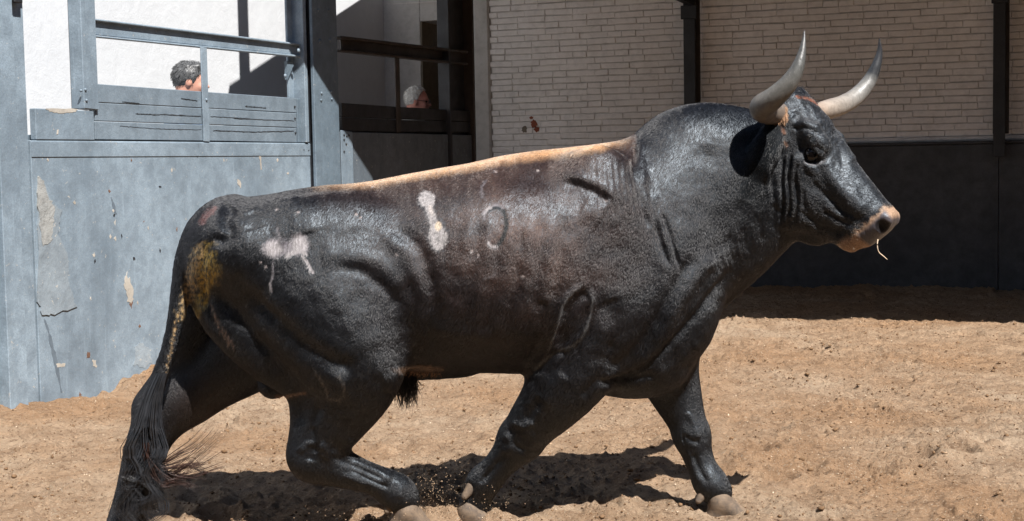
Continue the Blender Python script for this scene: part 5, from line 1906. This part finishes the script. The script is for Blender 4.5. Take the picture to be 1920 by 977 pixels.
tuft('sheath_tuft', M['tail_hair'], lambda rs: at(rs.uniform(738, 775), rs.uniform(696, 706), 4.87 + rs.uniform(-.02, .02)),
     lambda rs, a: a + np.array([rs.normal(.008, .014), rs.normal(0, .012), -rs.uniform(.04, .125)]), 420, 1, .0012, 5, .007)
tuft('belly_fringe', M['fringe'], lambda rs: at(rs.uniform(745, 835), rs.uniform(690, 696), 4.86 + rs.uniform(-.02, .03)),
     lambda rs, a: a + np.array([rs.normal(-.01, .008), rs.normal(0, .006), -rs.uniform(.008, .028)]), 380, 1, .0009, 6, .003)
tuft('horn_fringe', M['fringe'], lambda rs: at(rs.uniform(1456, 1476), rs.uniform(200, 220), 4.865),
     lambda rs, a: a + np.array([rs.normal(-.006, .006), rs.normal(-.01, .005), -rs.uniform(.015, .035)]), 260, 1, .0009, 7, .002)
tuft('poll_hair', M['tail_hair'], lambda rs: hp(rs.uniform(-16, 30), rs.uniform(6, 16), rs.uniform(-36, 34)),
     lambda rs, a: a + Ut * rs.uniform(.004, .016) + Ax * rs.uniform(.01, .03) + rs.normal(0, .004, 3), 500, 1, .0008, 9, .003)
tuft('whisker', M['straw'], lambda rs: hp(rs.uniform(268, 282), rs.uniform(-104, -70), rs.uniform(-5, 34)),
     lambda rs, a: a + Ax * rs.uniform(.010, .028) + nn * rs.normal(0.004, .008) + np.array([.01, 0, rs.normal(0, .008)]), 34, 1, .00035, 10, .002)

# straw hanging from the lips
sp = spline_pts([at(1646, 449, 4.70), at(1645, 462, 4.69), at(1648, 473, 4.69), at(1656, 480, 4.69), at(1664, 487, 4.69)], 14)
mb = MB(); mb.tube(sp, [.0018] * 10 + [.0016, .0014, .0012, .0009], 5)
o = mb.build('straw', M['straw'], None, smooth=True)
tag(o, 'thin pale stalk of straw dangling from the bull muzzle', 'straw')

# sand kicked up around the hooves
def spray():
    rs = np.random.default_rng(5)
    P, S_ = [], []
    for cx, cy, sx, sy, Y, n in ((812, 928, 22, 24, 4.86, 170), (745, 900, 60, 22, 4.86, 40), (690, 965, 60, 10, 4.78, 140), (905, 940, 40, 16, 4.88, 90), (850, 880, 60, 30, 4.9, 60)):
        for _ in range(n):
            p = at(cx + rs.normal(0, sx), cy + rs.normal(0, sy), Y + rs.normal(0, .05))
            if p[2] > 0.01: P.append(p); S_.append(rs.uniform(.0008, .0022))
    o = scatter('flying_sand', np.array(P), np.array(S_), M['grain'], .9)
    tag(o, kind='stuff')


spray()


# ------------------------------------------------------------------ the two men behind the barrier
def person(label, loc, face, height, skin, hair, shirt, glasses=False, bald=False, seed=1):
    """standing man; local frame: x = forward, y = left, z = up, metres"""
    k = height / 1.75
    F = Field(np.array([-.35, -.42, -.02]), np.array([.40, .42, 1.80]), .010)
    hc = np.array([0.02, 0, 1.645])
    # head
    F.ell(hc + (-.005, 0, .015), (.094, .075, .095), None, .02)
    F.ell(hc + (.035, 0, -.045), (.060, .056, .075), None, .03)
    F.ell(hc + (.055, 0, -.095), (.030, .032, .024), None, .02)
    F.cone(hc + (.088, 0, -.005), hc + (.108, 0, -.04), .010, .015, 1, .012)       # nose
    F.cone(hc + (.078, .035, .012), hc + (.078, -.035, .012), .014, .014, 1, .015)  # brow
    for s in (1, -1):
        F.ell(hc + (.082, .032 * s, -.010), (.014, .016, .010), None, .008, 'sub')
        F.ell(hc + (-.005, .078 * s, -.012), (.020, .010, .032), None, .010)
        F.ell(hc + (.066, .036 * s, -.040), (.025, .022, .022), None, .015)
    F.cone(hc + (.088, .018, -.072), hc + (.088, -.018, -.072), .008, .008, 1, .01)
    F.tube([(-.01, 0, 1.60, .058), (-.02, 0, 1.50, .060), (-.02, 0, 1.42, .085)], 1, .03)
    # trunk, arms, legs
    F.tube([(-.02, 0, 1.38, .11), (-.01, 0, 1.25, .12), (.0, 0, 1.08, .115), (0, 0, .95, .12)], 1.45, .05)
    for s in (1, -1):
        F.tube([(-.02, .165 * s, 1.40, .060), (-.03, .215 * s, 1.25, .050), (-.02, .235 * s, 1.10, .042), (.03, .235 * s, .95, .036), (.07, .225 * s, .86, .027)], 1, .03)
        pc = np.array([.085, .222 * s, .80])
        F.ell(pc, (.030, .016, .045), None, .012)
        for f in range(4):
            b = pc + np.array([-.022 + .015 * f, 0, -.035]); ln = (.062, .072, .068, .052)[f]
            F.tube([(*b, .0095), (*(b + (0.004, -.006 * s, -ln * .55)), .0088), (*(b + (0.0, -.018 * s, -ln)), .0075)], 1, .006)
        F.tube([(*(pc + (.022, 0, .018)), .012), (*(pc + (.046, -.006 * s, -.012)), .010), (*(pc + (.050, -.010 * s, -.038)), .008)], 1, .008)
        F.tube([(0, .09 * s, .92, .088), (.01, .095 * s, .70, .070), (.01, .10 * s, .48, .052), (-.01, .10 * s, .30, .048), (-.01, .10 * s, .09, .036)], 1, .03)
        F.tube([(-.04, .10 * s, .045, .036), (.06, .105 * s, .035, .034), (.15, .115 * s, .025, .022)], 1, .03)
    V, Q = F.mesh(); V = smooth_mesh(V, Q, 2) * k
    root = empty('person', loc, face)
    tag(root, label, 'person')
    lk = lambda n, me, m: link(n, me, m, root, False)
    lk('body', mesh_np('body', V, Q), skin)
    # shirt and trousers: shells standing a little off the body
    F = Field(np.array([-.35, -.42, .0]), np.array([.40, .42, 1.55]), .012)
    F.tube([(-.02, 0, 1.40, .105), (-.02, 0, 1.38, .128), (-.01, 0, 1.25, .138), (.0, 0, 1.08, .135), (0, 0, .90, .14)], 1.4, .04)
    for s in (1, -1):
        F.tube([(-.02, .155 * s, 1.40, .075), (-.03, .215 * s, 1.25, .062), (-.02, .235 * s, 1.10, .054), (.03, .235 * s, .95, .048)], 1, .03)
    F.tube([(-.02, 0, 1.43, .075), (-.02, 0, 1.49, .072)], 1, .03)
    V, Q = F.mesh(); lk('shirt', mesh_np('shirt', smooth_mesh(V, Q, 2) * k, Q), shirt)
    F = Field(np.array([-.35, -.42, .0]), np.array([.40, .42, 1.1]), .012)
    F.tube([(0, 0, .98, .128), (0, 0, .90, .13)], 1.3, .04)
    for s in (1, -1):
        F.tube([(0, .09 * s, .92, .105), (.01, .095 * s, .70, .088), (.01, .10 * s, .48, .072), (-.01, .10 * s, .30, .066), (-.01, .10 * s, .10, .060)], 1, .03)
    V, Q = F.mesh(); lk('trousers', mesh_np('trousers', smooth_mesh(V, Q, 2) * k, Q), M['trouser'])
    # hair
    rs = np.random.default_rng(seed)
    F = Field(hc - .16, hc + .16, .007)
    F.ell(hc + (-.016, 0, .028), (.100, .083, .098), None, .02)
    if not bald: F.ell(hc + (.045, 0, .088), (.045, .060, .026), None, .02)
    F.ell(hc + (.095, 0, -.035), (.075 if not bald else .11, .12, .085 if not bald else .13), None, .012, 'sub')
    F.ell(hc + (.03, 0, -.11), (.09, .12, .07), None, .02, 'sub')
    V, Q = F.mesh()
    V = smooth_mesh(V, Q, 1)
    nr = V - (hc + (-.016, 0, .02)); nr /= np.linalg.norm(nr, axis=1)[:, None]
    V = V + nr * (.006 * pn(V[:, 0] * 55 + V[:, 1] * 30, V[:, 2] * 55, 5) + .004)[:, None]
    h = lk('hair', mesh_np('hair', V * k, Q), hair)
    L = []
    sel = rs.choice(len(V), 900)
    for i in sel:
        p = V[i] * k; n = nr[i]
        back = np.array([-.5, rs.normal(0, .4), -.5 + rs.normal(0, .3)])
        t = back - n * (back @ n); t /= np.linalg.norm(t) + 1e-6
        ln = rs.uniform(.010, .024) * (1 if not bald else .9)
        L.append((np.array([p - n * .002, p + n * .004 + t * ln * .4, p + n * .005 + t * ln * .8 + rs.normal(0, .002, 3), p + n * .002 + t * ln]), .0014))
    o = strands('hair_strand', hair, None, L)
    o.parent = root
    o['kind'] = 'stuff'
    for s in (1, -1):
        lk('eye', sphere_mesh('eye', (hc + (.078, .032 * s, -.010)) * k, .011, 12, 8), M['eye'])
    if glasses:
        mb = MB()
        for s in (1, -1):
            c = (hc + (.104, .033 * s, -.012)) * k
            mb.tube([c + np.array([0, .022 * math.cos(a), .017 * math.sin(a)]) for a in np.linspace(0, 2 * math.pi, 17)], .0022, 5)
            mb.tube([c + (0, .022 * s, .004), (hc + (.0, .082 * s, .004)) * k], .0022, 5)
        mb.tube([(hc + (.106, .011, -.008)) * k, (hc + (.106, -.011, -.008)) * k], .0022, 5)
        o = mb.build('glasses', M['glasses'], None); o.parent = root
    return root


def stand_at(px, Yd):
    p = at(px, 300, Yd)
    return p


# place each head under the pixel where the photo shows it
hh1 = 1.79
p = at(350, 117, 9.45)
print('man1 top z', p[2])
person('dark-haired man looking right over the sunlit boards of the barrier', (p[0], p[1], p[2] - 1.765 * hh1 / 1.75), R(8), hh1, M['skin'], M['grey_hair'], M['shirt_blue'], seed=2)
p = at(778, 163, 12.2)
print('man2 top z', p[2])
person('white-haired man with glasses standing in the shade behind the dark boards', (p[0], p[1], p[2] - 1.765 * 1.74 / 1.75), R(-5), 1.74, M['old_skin'], M['white_hair'], M['shirt_white'], glasses=True, bald=True, seed=4)
